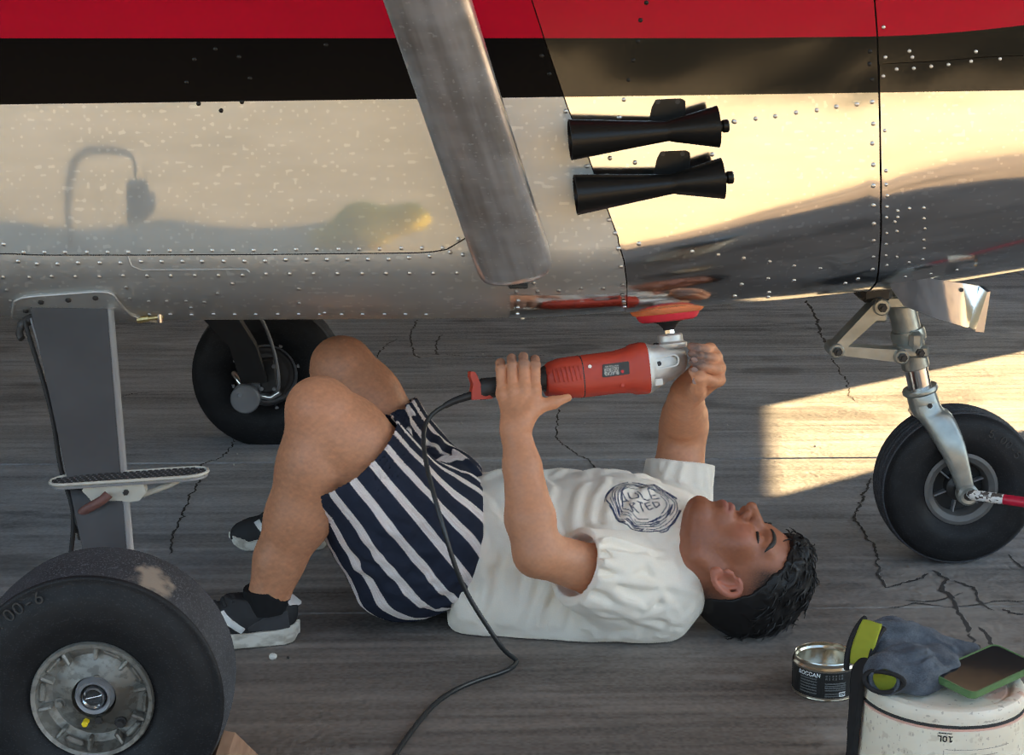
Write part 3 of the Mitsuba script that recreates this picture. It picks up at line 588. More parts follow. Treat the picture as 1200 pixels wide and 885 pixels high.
for i in range(6):
    a0 = i * math.pi / 3 + 0.35; er = V(math.cos(a0), 0, math.sin(a0)); et = V(-math.sin(a0), 0, math.cos(a0))
    add(K + '__spoke', box((0.034, 0.02, 0.004), NWc + er * 0.045 + V(0, -0.024, 0), 0.001, np.stack([er, V(0, 1, 0), et], 1)), M_GREY, 20)
K = A + '__nose_gear'
ptop, pmid, pcol = V(0.955, ny - 0.02, 0.64), V(1.008, ny - 0.02, 0.455), V(1.020, ny - 0.02, 0.405)
axd = unit(pmid - ptop)
add(K, cyl(ptop - axd * 0.15, pmid, 0.031, 36, 0.002), M_NGEAR, 30, 'grey green nose gear strut')
add(K + '__piston', cyl(pmid - axd * 0.02, pcol + axd * 0.03, 0.026, 36), M_CHROME, 30)
add(K + '__collar', lathe([(0.026, -0.006), (0.038, -0.006), (0.040, -0.002), (0.040, 0.004), (0.037, 0.008), (0.026, 0.008)], axd, pcol, 40, True), M_NGEAR, 30)
add(K + '__clamp', lathe([(0.028, -0.014), (0.037, -0.013), (0.039, 0.0), (0.037, 0.013), (0.028, 0.014)], axd, ptop + axd * 0.115, 40, True), M_NGEAR, 30)
def fork_leg(sy):
    y0, y1 = ny + sy * 0.015, ny + sy * 0.088
    rows = [(pcol + axd * 0.004, 0.032, 0.034, ny - 0.02), (pcol + axd * 0.05 + V(0.003, 0, 0), 0.036, 0.033, ny - 0.02 + sy * 0.012), (V(1.052, 0, 0.345), 0.037, 0.027, ny + sy * 0.045), (V(1.078, 0, 0.295), 0.032, 0.018, ny + sy * 0.072), (V(1.096, 0, 0.25), 0.025, 0.013, ny + sy * 0.084), (V(1.110, 0, 0.208), 0.021, 0.011, ny + sy * 0.088), (V(1.116, 0, 0.185), 0.019, 0.010, ny + sy * 0.088)]
    k = 24; th = np.arange(k) * 2 * np.pi / k; v = []
    for c, rx, ry, y in rows:
        cc, ss = np.cos(th), np.sin(th); e = 0.72
        cc, ss = np.sign(cc) * abs(cc) ** e, np.sign(ss) * abs(ss) ** e
        tilt = V(axd[2], 0, -axd[0]) * -1
        v.append(V(c[0], y, c[2]) + rx * cc[:, None] * V(0.94, 0, 0.25) + ry * ss[:, None] * V(0, 1, 0))
    # smooth the section list
    from scipy.interpolate import CubicSpline
    A_ = np.array(v); u = np.linspace(0, 1, len(A_)); A_ = CubicSpline(u, A_, axis=0)(np.linspace(0, 1, 26))
    v = A_.reshape(-1, 3); f = []
    for i in range(25):
        for j in range(k):
            a, b = i * k + j, i * k + (j + 1) % k; f += [[a, b, b + k], [a, b + k, a + k]]
    f += [[0, j + 1, j] for j in range(1, k - 1)] + [[25 * k, 25 * k + j, 25 * k + j + 1] for j in range(1, k - 1)]
    return trimesh.Trimesh(v, f, process=False)
fk = fork_leg(-1); fk2 = fork_leg(1)
for m_ in (fk, fk2): trimesh.repair.fix_normals(m_)
add(K + '__fork', fk, M_NGEAR, 40, 'cast fork leg on the near side of the nose wheel')
add(K + '__fork', fk2, M_NGEAR, 40)
yb = ny - 0.088
add(K + '__axle_boss', lathe([(0.0115, -0.016), (0.019, -0.017), (0.024, -0.012), (0.025, 0.0), (0.0235, 0.012), (0.0115, 0.012)], (0, 1, 0), (1.119, yb, 0.180), 40, True), M_NGEAR, 30)
add(K + '__axle', cyl((1.119, yb - 0.006, 0.18), (1.119, ny + 0.1, 0.18), 0.0116, 24), M_DARK, 30)
add(K + '__axle_bolt', cyl(pcol + axd * 0.030 + V(0.004, -0.030, 0), pcol + axd * 0.030 + V(0.004, -0.042, 0), 0.006, 6), M_DARK, 20)
# torque links
ty = ny - 0.062
J0, J1, J2 = V(0.905, ty, 0.605), V(0.812, ty, 0.508), V(0.955, ty, 0.494)
def link(a, b, w0, w1, t):
    d = unit(b - a); s = unit(np.cross(d, V(0, 1, 0))); v = []
    pl = sg.Polygon([(0, -w0), (np.linalg.norm(b - a), -w1), (np.linalg.norm(b - a), w1), (0, w0)])
    return extrude(pl.buffer(0.004), t, a, d, s, True)
TLk = K + '__torque_link'
add(TLk, join(link(J0, J1, 0.012, 0.007, 0.05), cyl(J0 + V(0, -0.034, 0), J0 + V(0, 0.034, 0), 0.0185, 24, 0.003), cyl(J1 + V(0, -0.030, 0), J1 + V(0, 0.030, 0), 0.0165, 24, 0.003)), M_NGEAR, 25, 'upper torque link')
add(TLk, join(link(J1, J2, 0.006, 0.010, 0.045), cyl(J2 + V(0, -0.032, 0), J2 + V(0, 0.032, 0), 0.0165, 24, 0.003)), M_NGEAR, 25, 'lower torque link')
for J in (J0, J1, J2, V(0.992, ty - 0.002, 0.505)):
    add(K + '__link_bolt', join(cyl(J + V(0, -0.034, 0), J + V(0, -0.042, 0), 0.010, 6), cyl(J + V(0, -0.042, 0), J + V(0, -0.048, 0), 0.005, 10)), M_DARK, 20)
for q in (box((0.07, 0.05, 0.026), (0.94, ty + 0.02, 0.610), 0.004), box((0.075, 0.045, 0.028), (0.985, ty + 0.014, 0.500), 0.006), box((0.03, 0.04, 0.05), (0.992, ty + 0.01, 0.52), 0.008), box((0.05, 0.04, 0.02), (0.90, ty + 0.01, 0.578), 0.004)):
    add(K + '__link_bracket', q, M_NGEAR, 25)
add(K + '__link_housing', box((0.07, 0.08, 0.05), (0.90, ty + 0.03, 0.635), 0.01), M_DARK, 25)
# polished gear door plate
gp = [V(0.842, 3.19, 0.722), V(0.93, 3.19, 0.708), V(1.033, 3.19, 0.690), V(1.028, 3.205, 0.652), V(1.012, 3.215, 0.612), V(0.95, 3.215, 0.630), V(0.885, 3.21, 0.655), V(0.856, 3.20, 0.690)]
plo = sg.Polygon([((p[0] - 0.842), (p[2] - 0.72)) for p in gp]); dd = unit(V(0, 0.06, -1.0))
gd_ = extrude(plo.buffer(0.003), 0.003, (0.842, 3.185, 0.72), (1, 0, 0), -dd, True)
for _ in range(5): gd_ = gd_.subdivide()
gv = np.array(gd_.vertices); gu = np.clip((gv[:, 0] - 0.842) / 0.19, 0, 1); gv[:, 1] += (gv[:, 2] - 0.67) * (-0.34 + 0.52 * gu ** 1.3) - 0.006 * np.sin(gu * 3.1); gd_ = trimesh.Trimesh(gv, gd_.faces)
add(A + '__gear_door', gd_, M_POLISHED, 40, 'mirror polished plate behind the nose gear')
add(A + '__gear_door__rivets', join(*[cyl(V(x, 3.184, z), V(x, 3.179, z), 0.0042, 10) for x, z in ((0.862, 0.708), (0.93, 0.698), (0.995, 0.686))]), M_DARK, 20, None, None, None, 'stuff')
add(A + '__gear_door__flange', extrude(sg.Polygon([(0, 0), (0.006, 0.002), (0.0, -0.082), (-0.018, -0.08)]), 0.05, (1.033, 3.185, 0.692), (1, 0, 0), -dd, False), M_POLISHED, False)

# tow bar hooked into the nose axle
tb = curve([V(1.112, yb - 0.026, 0.187), V(1.14, yb - 0.05, 0.189), V(1.19, yb - 0.085, 0.190), V(1.35, yb - 0.18, 0.189), V(1.8, yb - 0.45, 0.18), V(2.3, yb - 0.75, 0.17)], 240)
tbr = 0.0085
labels['tow_bar'] = {'label': 'red tow bar with a flaking white end hooked to the nose wheel axle', 'category': 'tow bar'}
add('tow_bar__rod', tube(tb[14:], 0.0115, 14), mat('tow_red', pr((0.50, 0.012, 0.04), 0.4)), 60)
def tow_col(p, n, uv):
    a = smoothstep(0.52, 0.58, fbm(p.x * 90, p.y * 90, p.z * 90, 3))
    return mix(mi.Color3f(0.78, 0.75, 0.72), mi.Color3f(0.10, 0.08, 0.07), a)
add('tow_bar__tip', tube(tb[:15], np.r_[[0.006, 0.009], np.full(13, 0.0118)], 14), mat('tow_white', pr(proc(tow_col), 0.5)), 60, 'flaking white end')

# ---------------------------------------------------------------- implicit surfaces for bodies and cloth
def cone(P, a, b, ra, rb):
    a, b = V(*a), V(*b); ab = b - a
    t = np.clip((P - a) @ ab / (ab @ ab), 0, 1)
    return np.linalg.norm(P - a - t[:, None] * ab, axis=1) - (ra + (rb - ra) * t)
def chain(P, pts, rs, k=0.012):
    d = cone(P, pts[0], pts[1], rs[0], rs[1])
    for i in range(1, len(pts) - 1): d = su(d, cone(P, pts[i], pts[i + 1], rs[i], rs[i + 1]), k)
    return d
def ell(P, c, r, R=None):
    q = P - V(*c)
    if R is not None: q = q @ np.asarray(R).T          # rows of R are the local axes
    r = V(*r); k0 = np.linalg.norm(q / r, axis=1); k1 = np.linalg.norm(q / r ** 2, axis=1)
    return k0 * (k0 - 1) / np.maximum(k1, 1e-9)
def su(a, b, k):
    h = np.clip(0.5 + 0.5 * (b - a) / k, 0, 1); return b + (a - b) * h - k * h * (1 - h)
def ss(a, b, k):                                        # a without b
    h = np.clip(0.5 - 0.5 * (a + b) / k, 0, 1); return a + (-b - a) * h + k * h * (1 - h)
def nets(D, lo, h):
    s = D < 0; n = s.astype(np.int8)
    c = sum(n[i:n.shape[0] - 1 + i, j:n.shape[1] - 1 + j, k:n.shape[2] - 1 + k] for i in (0, 1) for j in (0, 1) for k in (0, 1))
    I, J, K = np.nonzero((c > 0) & (c < 8)); idx = np.full(c.shape, -1, int); idx[I, J, K] = np.arange(len(I))
    cor = [(i, j, k) for i in (0, 1) for j in (0, 1) for k in (0, 1)]
    val = {q: D[I + q[0], J + q[1], K + q[2]] for q in cor}
    acc, cnt = np.zeros((len(I), 3)), np.zeros(len(I))
    for a in cor:
        for ax in range(3):
            if a[ax]: continue
            b = tuple(1 if x == ax else a[x] for x in range(3)); va, vb = val[a], val[b]
            m = (va < 0) != (vb < 0); t = np.where(m, va / np.where(m, va - vb, 1), 0)
            p = np.tile(np.array(a, float), (len(I), 1)); p[:, ax] = t
            acc[m] += p[m]; cnt += m
    v = lo + (np.stack([I, J, K], 1) + acc / cnt[:, None]) * h
    F = []
    for ax in range(3):
        u, w = (ax + 1) % 3, (ax + 2) % 3
        sl0, sl1 = [slice(None)] * 3, [slice(None)] * 3; sl0[ax] = slice(0, -1); sl1[ax] = slice(1, None)
        m = s[tuple(sl0)] != s[tuple(sl1)]; E = np.stack(np.nonzero(m), 1)
        E = E[(E[:, u] > 0) & (E[:, w] > 0) & (E[:, u] < D.shape[u] - 1) & (E[:, w] < D.shape[w] - 1)]
        flip = s[tuple(E.T)]
        def cell(du, dw):
            q = E.copy(); q[:, u] -= du; q[:, w] -= dw; return idx[tuple(q.T)]
        a, b, c2, d = cell(1, 1), cell(0, 1), cell(0, 0), cell(1, 0)
        q = np.where(flip[:, None], np.stack([a, b, c2, d], 1), np.stack([a, d, c2, b], 1)); F.append(q)
    F = np.concatenate(F); F = np.vstack([F[:, [0, 1, 2]], F[:, [0, 2, 3]]])
    return trimesh.Trimesh(v, F, process=False)
def solid(fn, lo, hi, h, band=2.2):
    lo, hi = V(*lo), V(*hi); B = 4; n = (np.ceil((hi - lo) / (h * B)).astype(int)) * B + 1
    cg = [lo[k] + np.arange(0, n[k], B) * h for k in range(3)]
    C = np.stack(np.meshgrid(*cg, indexing='ij'), -1); cs = C.shape[:3]
    cd = fn(C.reshape(-1, 3)).reshape(cs)
    D = np.repeat(np.repeat(np.repeat(np.sign(cd), B, 0), B, 1), B, 2)[:n[0], :n[1], :n[2]].astype(float)
    near = np.abs(cd) < band * B * h
    from scipy.ndimage import binary_dilation
    near = binary_dilation(near, iterations=1)
    M = np.repeat(np.repeat(np.repeat(near, B, 0), B, 1), B, 2)[:n[0], :n[1], :n[2]]
    I = np.stack(np.nonzero(M), 1)
    D[tuple(I.T)] = fn(lo + I * h)
    D[D == 0] = 1e-9
    for ax in range(3):
        for e in (0, -1):
            q = [slice(None)] * 3; q[ax] = e; D[tuple(q)] = np.maximum(D[tuple(q)], h)
    return nets(D, lo, h)
def snap(f, pts, it=8):
    p = np.array(pts, float)
    for _ in range(it):
        d = f(p); g = np.stack([(f(p + e) - d) / 1e-3 for e in np.eye(3) * 1e-3], 1)
        p = p - 0.9 * d[:, None] * g / np.maximum((g ** 2).sum(1, keepdims=True), 0.05)
    return p
def foldset(f, segs, n=6, wob=0.008, seed=0):
    rg = np.random.default_rng(seed); out = []
    for a, b, w, amp in segs:
        t = np.linspace(0, 1, n)[:, None]; p = V(*a) * (1 - t) + V(*b) * t; p[1:-1] += rg.normal(0, wob, (n - 2, 3))
        out.append((snap(f, p), w, amp))
    return out
def folds(P, segs):
    out = np.zeros(len(P))
    for pl, w, amp in segs:
        lo, hi = pl.min(0) - 2.6 * w, pl.max(0) + 2.6 * w
        m = np.nonzero(((P > lo) & (P < hi)).all(1))[0]
        if not len(m): continue
        Q = P[m]; best = np.full(len(m), 1e9); tt = np.zeros(len(m)); n = len(pl) - 1
        for i in range(n):
            a, ab = pl[i], pl[i + 1] - pl[i]; t = np.clip((Q - a) @ ab / max(ab @ ab, 1e-9), 0, 1)
            d = ((Q - a - t[:, None] * ab) ** 2).sum(1); k = d < best; best = np.where(k, d, best); tt = np.where(k, (i + t) / n, tt)
        d2 = best / w ** 2
        out[m] += amp * (1 - 0.9 * d2) * np.exp(-d2) * np.sin(np.pi * np.clip(0.10 + 0.80 * tt, 0, 1))
    return out
def smooth_mesh(m, it=4):
    from scipy.sparse import coo_matrix
    E = m.edges_unique; n = len(m.vertices); d = np.ones(len(E))
    A_ = coo_matrix((np.r_[d, d], (np.r_[E[:, 0], E[:, 1]], np.r_[E[:, 1], E[:, 0]])), (n, n)).tocsr(); deg = np.maximum(np.asarray(A_.sum(1)).ravel(), 1)[:, None]
    v = np.array(m.vertices)
    for k in range(it):
        for l in (0.5, -0.53): v = v + l * (A_ @ v / deg - v)
    return trimesh.Trimesh(v, m.faces, process=False)
def biggest(m):
    parts = m.split(only_watertight=False)
    return m if len(parts) < 2 else max(parts, key=lambda q: len(q.faces))
def union(*ms):
    import manifold3d as m3
    def mk(m):
        return m3.Manifold(m3.Mesh(np.asarray(m.vertices, np.float32), np.asarray(m.faces, np.uint32)))
    r = mk(ms[0])
    for m in ms[1:]: r = r + mk(m)
    q = r.to_mesh(); return trimesh.Trimesh(q.vert_properties[:, :3], q.tri_verts, process=False)

# ---------------------------------------------------------------- the man: joints
L_SH, L_EL, L_WR = V(0.372, 3.065, 0.105), V(0.135, 2.930, 0.226), V(0.0965, 3.015, 0.448)
R_SH, R_EL, R_WR = V(0.452, 3.375, 0.150), V(0.480, 3.440, 0.345), V(0.453, 3.225, 0.467)
L_HIP, L_KN, L_AN = V(-0.080, 3.165, 0.176), V(-0.281, 3.100, 0.462), V(-0.390, 3.070, 0.105)
R_HIP, R_KN, R_AN = V(-0.085, 3.375, 0.150), V(-0.262, 3.430, 0.478), V(-0.400, 3.620, 0.100)
HS = 1.12; HC = V(0.518, 3.075, 0.150)
E_F = unit(V(0.46, -0.10, 0.888)); E_U = unit(V(0.888, 0.0, -0.46)); E_U = unit(E_U - E_F * (E_U @ E_F)); E_L = np.cross(E_U, E_F)
def hp(f, u, l=0.0): return HC + HS * (f * E_F + u * E_U + l * E_L)
HR = np.stack([E_F, E_U, E_L])                          # rows: forward, up, left
def hloc(P): return (P - HC) @ HR.T / HS

NECK_END = hloc(V(0.405, 3.160, 0.140)[None])[0]
def f_limbs(P):
    d = chain(P, [L_SH, L_SH + (L_EL - L_SH) * 0.5, L_EL], [0.056, 0.050, 0.043])
    el = L_EL; fa = lambda t: L_EL + (L_WR - L_EL) * t
    d = su(d, chain(P, [el, fa(0.28) + V(-0.002, -0.004, 0), fa(0.70), fa(1.0)], [0.043, 0.0475, 0.036, 0.0275]), 0.02)
    d2 = chain(P, [R_SH, R_SH + (R_EL - R_SH) * 0.5, R_EL], [0.058, 0.055, 0.050])
    fb = lambda t: R_EL + (R_WR - R_EL) * t
    d2 = su(d2, chain(P, [R_EL, fb(0.30), fb(0.70), fb(1.0)], [0.050, 0.048, 0.038, 0.030]), 0.02)
    d = np.minimum(d, d2)
    for H, K, A_, back in ((L_HIP, L_KN, L_AN, V(0.030, 0.0, -0.006)), (R_HIP, R_KN, R_AN, V(0.030, 0.0, -0.006))):
        th = lambda t: H + (K - H) * t
        sh = lambda t: K + (A_ - K) * t
        e = chain(P, [H, th(0.45), th(0.80), K], [0.105, 0.100, 0.085, 0.066], 0.03)
        e = su(e, chain(P, [K, sh(0.30) + back * 0.55, sh(0.58) + back * 0.4, sh(0.82), sh(1.05)], [0.066, 0.0725, 0.0625, 0.0475, 0.0415], 0.025), 0.010)
        e = su(e, ell(P, K + V(-0.010, -0.004, 0.012), (0.052, 0.046, 0.052)), 0.03)
        d = np.minimum(d, e)
    t = ell(P, (0.27, 3.225, 0.145), (0.25, 0.165, 0.112)); t = su(t, ell(P, (0.03, 3.25, 0.14), (0.22, 0.155, 0.10)), 0.08)
    t = su(t, cone(P, L_SH, R_SH, 0.062, 0.062), 0.05); t = su(t, ell(P, (-0.10, 3.27, 0.14), (0.13, 0.165, 0.105)), 0.06)
    t = su(t, cone(P, (0.38, 3.18, 0.125), hp(-0.030, -0.06), 0.072, 0.060 * HS), 0.03)
    return su(d, t, 0.03)
def f_head(P):
    Q = hloc(P)
    A_ = Q.copy(); A_[:, 2] = np.abs(A_[:, 2])          # mirrored halves
    d = ell(Q, (-0.008, 0.045, 0), (0.098, 0.092, 0.076))
    d = su(d, ell(Q, (0.040, -0.022, 0), (0.052, 0.078, 0.058)), 0.03)
    d = su(d, ell(Q, (0.045, 0.055, 0), (0.047, 0.055, 0.058)), 0.03)
    d = su(d, chain(A_, [(-0.002, -0.030, 0.056), (0.008, -0.068, 0.052), (0.064, -0.094, 0.020)], [0.017, 0.018, 0.016]), 0.024)
    d = su(d, cone(Q, (0.076, -0.093, -0.010), (0.076, -0.093, 0.010), 0.0150, 0.0150), 0.016)
    d = su(d, ell(Q, (0.01, -0.072, 0), (0.060, 0.030, 0.042)), 0.03)
    d = su(d, ell(A_, (0.062, -0.010, 0.040), (0.024, 0.022, 0.024)), 0.022)
    d = su(d, cone(A_, (0.086, 0.037, 0.014), (0.074, 0.038, 0.048), 0.0095, 0.009), 0.014)      # brow
    d = ss(d, ell(A_, (0.097, 0.017, 0.031), (0.013, 0.010, 0.017)), 0.012)                         # socket
    d = su(d, ell(A_, (0.0755, 0.0165, 0.0315), (0.0135, 0.0125, 0.0155)), 0.004)                    # closed lid over the eye
    d = su(d, chain(Q, [(0.084, 0.030, 0), (0.099, 0.008, 0), (0.1165, -0.0125, 0)], [0.0085, 0.0092, 0.0105], 0.008), 0.010)
    d = su(d, ell(A_, (0.101, -0.0165, 0.0125), (0.0115, 0.0082, 0.0085)), 0.006)
    d = ss(d, ell(A_, (0.106, -0.0245, 0.0075), (0.006, 0.0045, 0.0042)), 0.003)                     # nostril
    d = su(d, ell(Q, (0.084, -0.052, 0), (0.020, 0.022, 0.030)), 0.016)
    d = su(d, chain(A_, [(0.1005, -0.0445, 0.0), (0.097, -0.0455, 0.012), (0.0865, -0.0495, 0.0245)], [0.0068, 0.0062, 0.003], 0.004), 0.005)
    d = su(d, chain(A_, [(0.0985, -0.0600, 0.0), (0.095, -0.0590, 0.012), (0.086, -0.0520, 0.0235)], [0.0078, 0.0066, 0.003], 0.004), 0.005)
    d = ss(d, chain(A_, [(0.1065, -0.0520, 0.0), (0.103, -0.0520, 0.012), (0.0905, -0.0508, 0.026)], [0.0016, 0.0016, 0.001], 0.002), 0.003)
    d = ss(d, ell(Q, (0.106, -0.073, 0), (0.010, 0.006, 0.022)), 0.010)
    # ear: rim, lobe, bowl
    ec = np.array([0.000, -0.006, 0.0745]); th = np.linspace(-2.1, 2.5, 14)
    rim = [(ec[0] - 0.0180 * math.cos(t) * 0.95 - 0.004 * math.sin(t), ec[1] + 0.0275 * math.sin(t), ec[2] + 0.009 + 0.006 * math.cos(t)) for t in th]
    e = chain(A_, rim, [0.0048] * 14, 0.003)
    e = su(e, ell(A_, ec + [-0.001, 0.0, 0.001], (0.0175, 0.0265, 0.0050)), 0.004)
    e = su(e, ell(A_, ec + [0.006, -0.0255, 0.005], (0.010, 0.011, 0.006)), 0.005)
    e = ss(e, ell(A_, ec + [0.003, 0.001, 0.0115], (0.0105, 0.0165, 0.0095)), 0.003)
    e = su(e, cone(A_, ec + [0.0155, -0.008, 0.003], ec + [0.0165, 0.000, 0.003], 0.0055, 0.0045), 0.004)
    e = su(e, chain(A_, [ec + [-0.009, -0.014, 0.0085], ec + [-0.010, 0.006, 0.0085], ec + [-0.002, 0.018, 0.0085]], [0.0035, 0.0035, 0.003], 0.003), 0.003)
    d = su(d, e, 0.005)
    d = su(d, cone(Q, (-0.024, -0.04, 0), NECK_END, 0.053, 0.054), 0.03)
    return d * HS
# hands: (finger joints, radii)
def f_lhand(P):
    """left hand over the grip: back of the hand to the camera"""
    k = L_WR
    mcp = [V(0.135, 3.052, 0.515), V(0.115, 3.047, 0.519), V(0.093, 3.047, 0.516), V(0.072, 3.053, 0.508)]     # index .. little
    pip = [V(0.136, 3.074, 0.561), V(0.114, 3.070, 0.564), V(0.0915, 3.071, 0.561), V(0.070, 3.074, 0.553)]
    dip = [V(0.137, 3.100, 0.566), V(0.114, 3.098, 0.572), V(0.091, 3.098, 0.569), V(0.069, 3.098, 0.560)]
    tip = [V(0.137, 3.118, 0.553), V(0.113, 3.119, 0.556), V(0.090, 3.119, 0.553), V(0.068, 3.116, 0.546)]
    d = chain(P, [k - V(-0.003, 0.010, 0.05) * 0.5, k, V(0.103, 3.046, 0.485)], [0.0275, 0.0262, 0.024], 0.02)
    pal = None
    for m in mcp:
        c = cone(P, k + (m - k) * 0.2 + V(0, 0.006, 0), m + V(0, 0.004, 0), 0.018, 0.0125)
        pal = c if pal is None else su(pal, c, 0.012)
    for m in mcp: pal = su(pal, cone(P, k + (m - k) * 0.30 + V(0, -0.010, 0), m + V(0, -0.0075, -0.004), 0.0035, 0.0055), 0.006)
    d = su(d, pal, 0.014)
    fi = None
    for m, p, q, t in zip(mcp, pip, dip, tip):
        c = chain(P, [m, p, q, t], [0.0112, 0.0103, 0.0092, 0.0080], 0.003)
        c = su(c, ell(P, m + V(0, -0.006, 0.002), (0.0098, 0.0098, 0.0105)), 0.005); c = su(c, ell(P, p + V(0, -0.003, 0.001), (0.0108, 0.0092, 0.0085)), 0.004)
        fi = c if fi is None else np.minimum(fi, c)
    d = su(d, fi, 0.007)
    th = chain(P, [k + V(0.012, 0.0, 0.018), V(0.139, 3.046, 0.484), V(0.170, 3.058, 0.489), V(0.200, 3.070, 0.496)], [0.020, 0.0150, 0.0118, 0.0078], 0.008)
    return su(d, th, 0.016)
def f_rhand(P):
    """right hand round the end of the gear head"""
    k = R_WR
    mcp = [V(0.512, 3.100, 0.520), V(0.514, 3.112, 0.542), V(0.508, 3.122, 0.562), V(0.497, 3.130, 0.577)]
    pip = [V(0.494, 3.055, 0.527), V(0.499, 3.062, 0.550), V(0.493, 3.070, 0.570), V(0.479, 3.080, 0.586)]
    dip = [V(0.468, 3.040, 0.540), V(0.469, 3.046, 0.560), V(0.466, 3.054, 0.578), V(0.461, 3.066, 0.592)]
    tip = [V(0.450, 3.043, 0.550), V(0.451, 3.049, 0.568), V(0.450, 3.058, 0.583), V(0.450, 3.068, 0.595)]
    sh = V(-0.003, 0.060, -0.0107); mcp, pip, dip, tip = ([q + sh for q in l] for l in (mcp, pip, dip, tip))
    d = chain(P, [R_EL + (R_WR - R_EL) * 0.85, k, V(0.472, 3.200, 0.494)], [0.0305, 0.029, 0.026], 0.02)
    pal = None
    for m in mcp:
        c = cone(P, k + (m - k) * 0.25, m, 0.020, 0.0135)
        pal = c if pal is None else su(pal, c, 0.014)
    d = su(d, pal, 0.02)
    fi = None
    for m, p, q, t in zip(mcp, pip, dip, tip):
        c = chain(P, [m, p, q, t], [0.0122, 0.0108, 0.0096, 0.0082], 0.004)
        fi = c if fi is None else np.minimum(fi, c)
    d = su(d, fi, 0.004)
    th = chain(P, [k + V(0.006, -0.02, 0.006), V(0.464, 3.152, 0.485), V(0.459, 3.108, 0.501), V(0.457, 3.090, 0.526)], [0.021, 0.0165, 0.0130, 0.0098], 0.010)
    return su(d, th, 0.014)
# ---------------------------------------------------------------- skin, hair and cloth colours
def c3(*a): return mi.Color3f(*a)
def dloc(p):                                             # head-local coordinates in drjit
    q = [p.x - float(HC[0]), p.y - float(HC[1]), p.z - float(HC[2])]
    return [(q[0] * float(r[0]) + q[1] * float(r[1]) + q[2] * float(r[2])) / HS for r in HR]
def sph(p, c, r): return dr.sqrt(dr.square(p.x - c[0]) + dr.square(p.y - c[1]) + dr.square(p.z - c[2])) / r
LIMB = [tuple(map(float, q)) for q in (L_KN, R_KN)]
def skin_col(p, n, uv):
    a = fbm(p.x * 28, p.y * 28, p.z * 28, 4); b = fbm(p.x * 170, p.y * 170, p.z * 170, 2)
    c = mix(c3(0.52, 0.225, 0.118), c3(0.59, 0.275, 0.155), a) * (0.92 + 0.16 * b)
    f, u, l = dloc(p)
    la = dr.abs(l)
    head = smoothstep(0.20, 0.15, dr.sqrt(f * f + u * u + l * l))
    c = mix(c, c * c3(0.58, 0.46, 0.44), head)                                              # ruddier, darker face
    lips = smoothstep(1.25, 0.8, dr.sqrt(dr.square((f - 0.098) / 0.018) + dr.square((u + 0.052) / 0.0125) + dr.square(l / 0.025)))
    c = mix(c, c3(0.34, 0.115, 0.095), 0.65 * lips * head)
    ear = smoothstep(0.074, 0.081, la) * smoothstep(-0.06, -0.03, u)
    c = mix(c, c3(0.50, 0.17, 0.115), 0.6 * ear * head)
    ck = smoothstep(0.035, 0.01, dr.sqrt(dr.square(f - 0.075) + dr.square(u + 0.012) + dr.square(la - 0.042)))
    c = mix(c, c3(0.46, 0.16, 0.115), 0.35 * ck * head)
    # clipped hair fading into the side of the head, and faint stubble
    edge = u - 0.020 + 0.55 * f + 0.30 * dr.maximum(f - 0.03, 0)
    back = smoothstep(-0.015, -0.06, f) * smoothstep(-0.10, -0.03, u + 0.4 * f + 0.02)
    fade = dr.maximum(smoothstep(0.0, 0.050, u - 0.010) * smoothstep(0.055, 0.030, f - 0.25 * (u - 0.03)), back)
    fade = fade * smoothstep(0.030, 0.050, la + smoothstep(0.0, -0.05, f))
    k = 0.75 + 0.5 * noise(p.x * 420, p.y * 420, p.z * 420)
    c = mix(c, c3(0.020, 0.016, 0.015), dr.clip(0.93 * fade * k, 0, 0.95) * head)
    stub = smoothstep(-0.03, -0.075, u) * smoothstep(-0.01, 0.04, f)
    c = mix(c, c * 0.72, 0.45 * stub * head)
    knee = dr.maximum(smoothstep(1, 0.3, sph(p, LIMB[0], 0.09)), smoothstep(1, 0.3, sph(p, LIMB[1], 0.09)))
    c = mix(c, c3(0.58, 0.255, 0.155), 0.5 * knee)
    leg = smoothstep(-0.02, -0.2, p.x)
    c = mix(c, c * (0.86 + 0.28 * fbm(p.x * 130, p.y * 130, p.z * 130, 3)), leg)
    # grime on the fingers of both hands
    g = dr.maximum(smoothstep(0.545, 0.575, p.z) * smoothstep(0.30, 0.1, p.x) * 0.55, smoothstep(1.1, 0.45, sph(p, (0.455, 3.105, 0.575), 0.045)) * 0.85)
    g = g * (0.5 + 0.8 * fbm(p.x * 120, p.y * 120, p.z * 120, 3))
    return mix(c, c3(0.075, 0.065, 0.068), dr.clip(g, 0, 0.85))
def skin_bump(p, n, uv): return fbm(p.x * 240, p.y * 240, p.z * 240, 3)
M_SKIN = mat('skin', {'type': 'twosided', 'bsdf': {'type': 'bumpmap', 'arbitrary': proc(skin_bump, 0.0008), 'scale': 0.0006,
    'bsdf': {'type': 'principled', 'base_color': proc(skin_col), 'roughness': 0.46, 'specular': 0.42, 'flatness': 0.3}}})
M_HAIR = mat('hair', pr((0.009, 0.008, 0.008), 0.48, 0.0, 0.32))
M_BROW = mat('brow', pr((0.016, 0.012, 0.010), 0.6))
M_NAIL = mat('nail', pr((0.24, 0.145, 0.12), 0.35))
def shirt_col(p, n, uv):
    a = fbm(p.x * 10, p.y * 10, p.z * 10, 3)
    w = 0.96 + 0.08 * noise(p.x * 900, p.y * 900, p.z * 900)
    return mix(c3(0.81, 0.72, 0.60), c3(0.86, 0.79, 0.69), a) * w
M_SHIRT = mat('tshirt', pr(proc(shirt_col), 0.9, 0.0, 0.2, sheen=0.3))
M_INK = mat('shirt_ink', pr((0.035, 0.045, 0.10), 0.85, 0.0, 0.2))
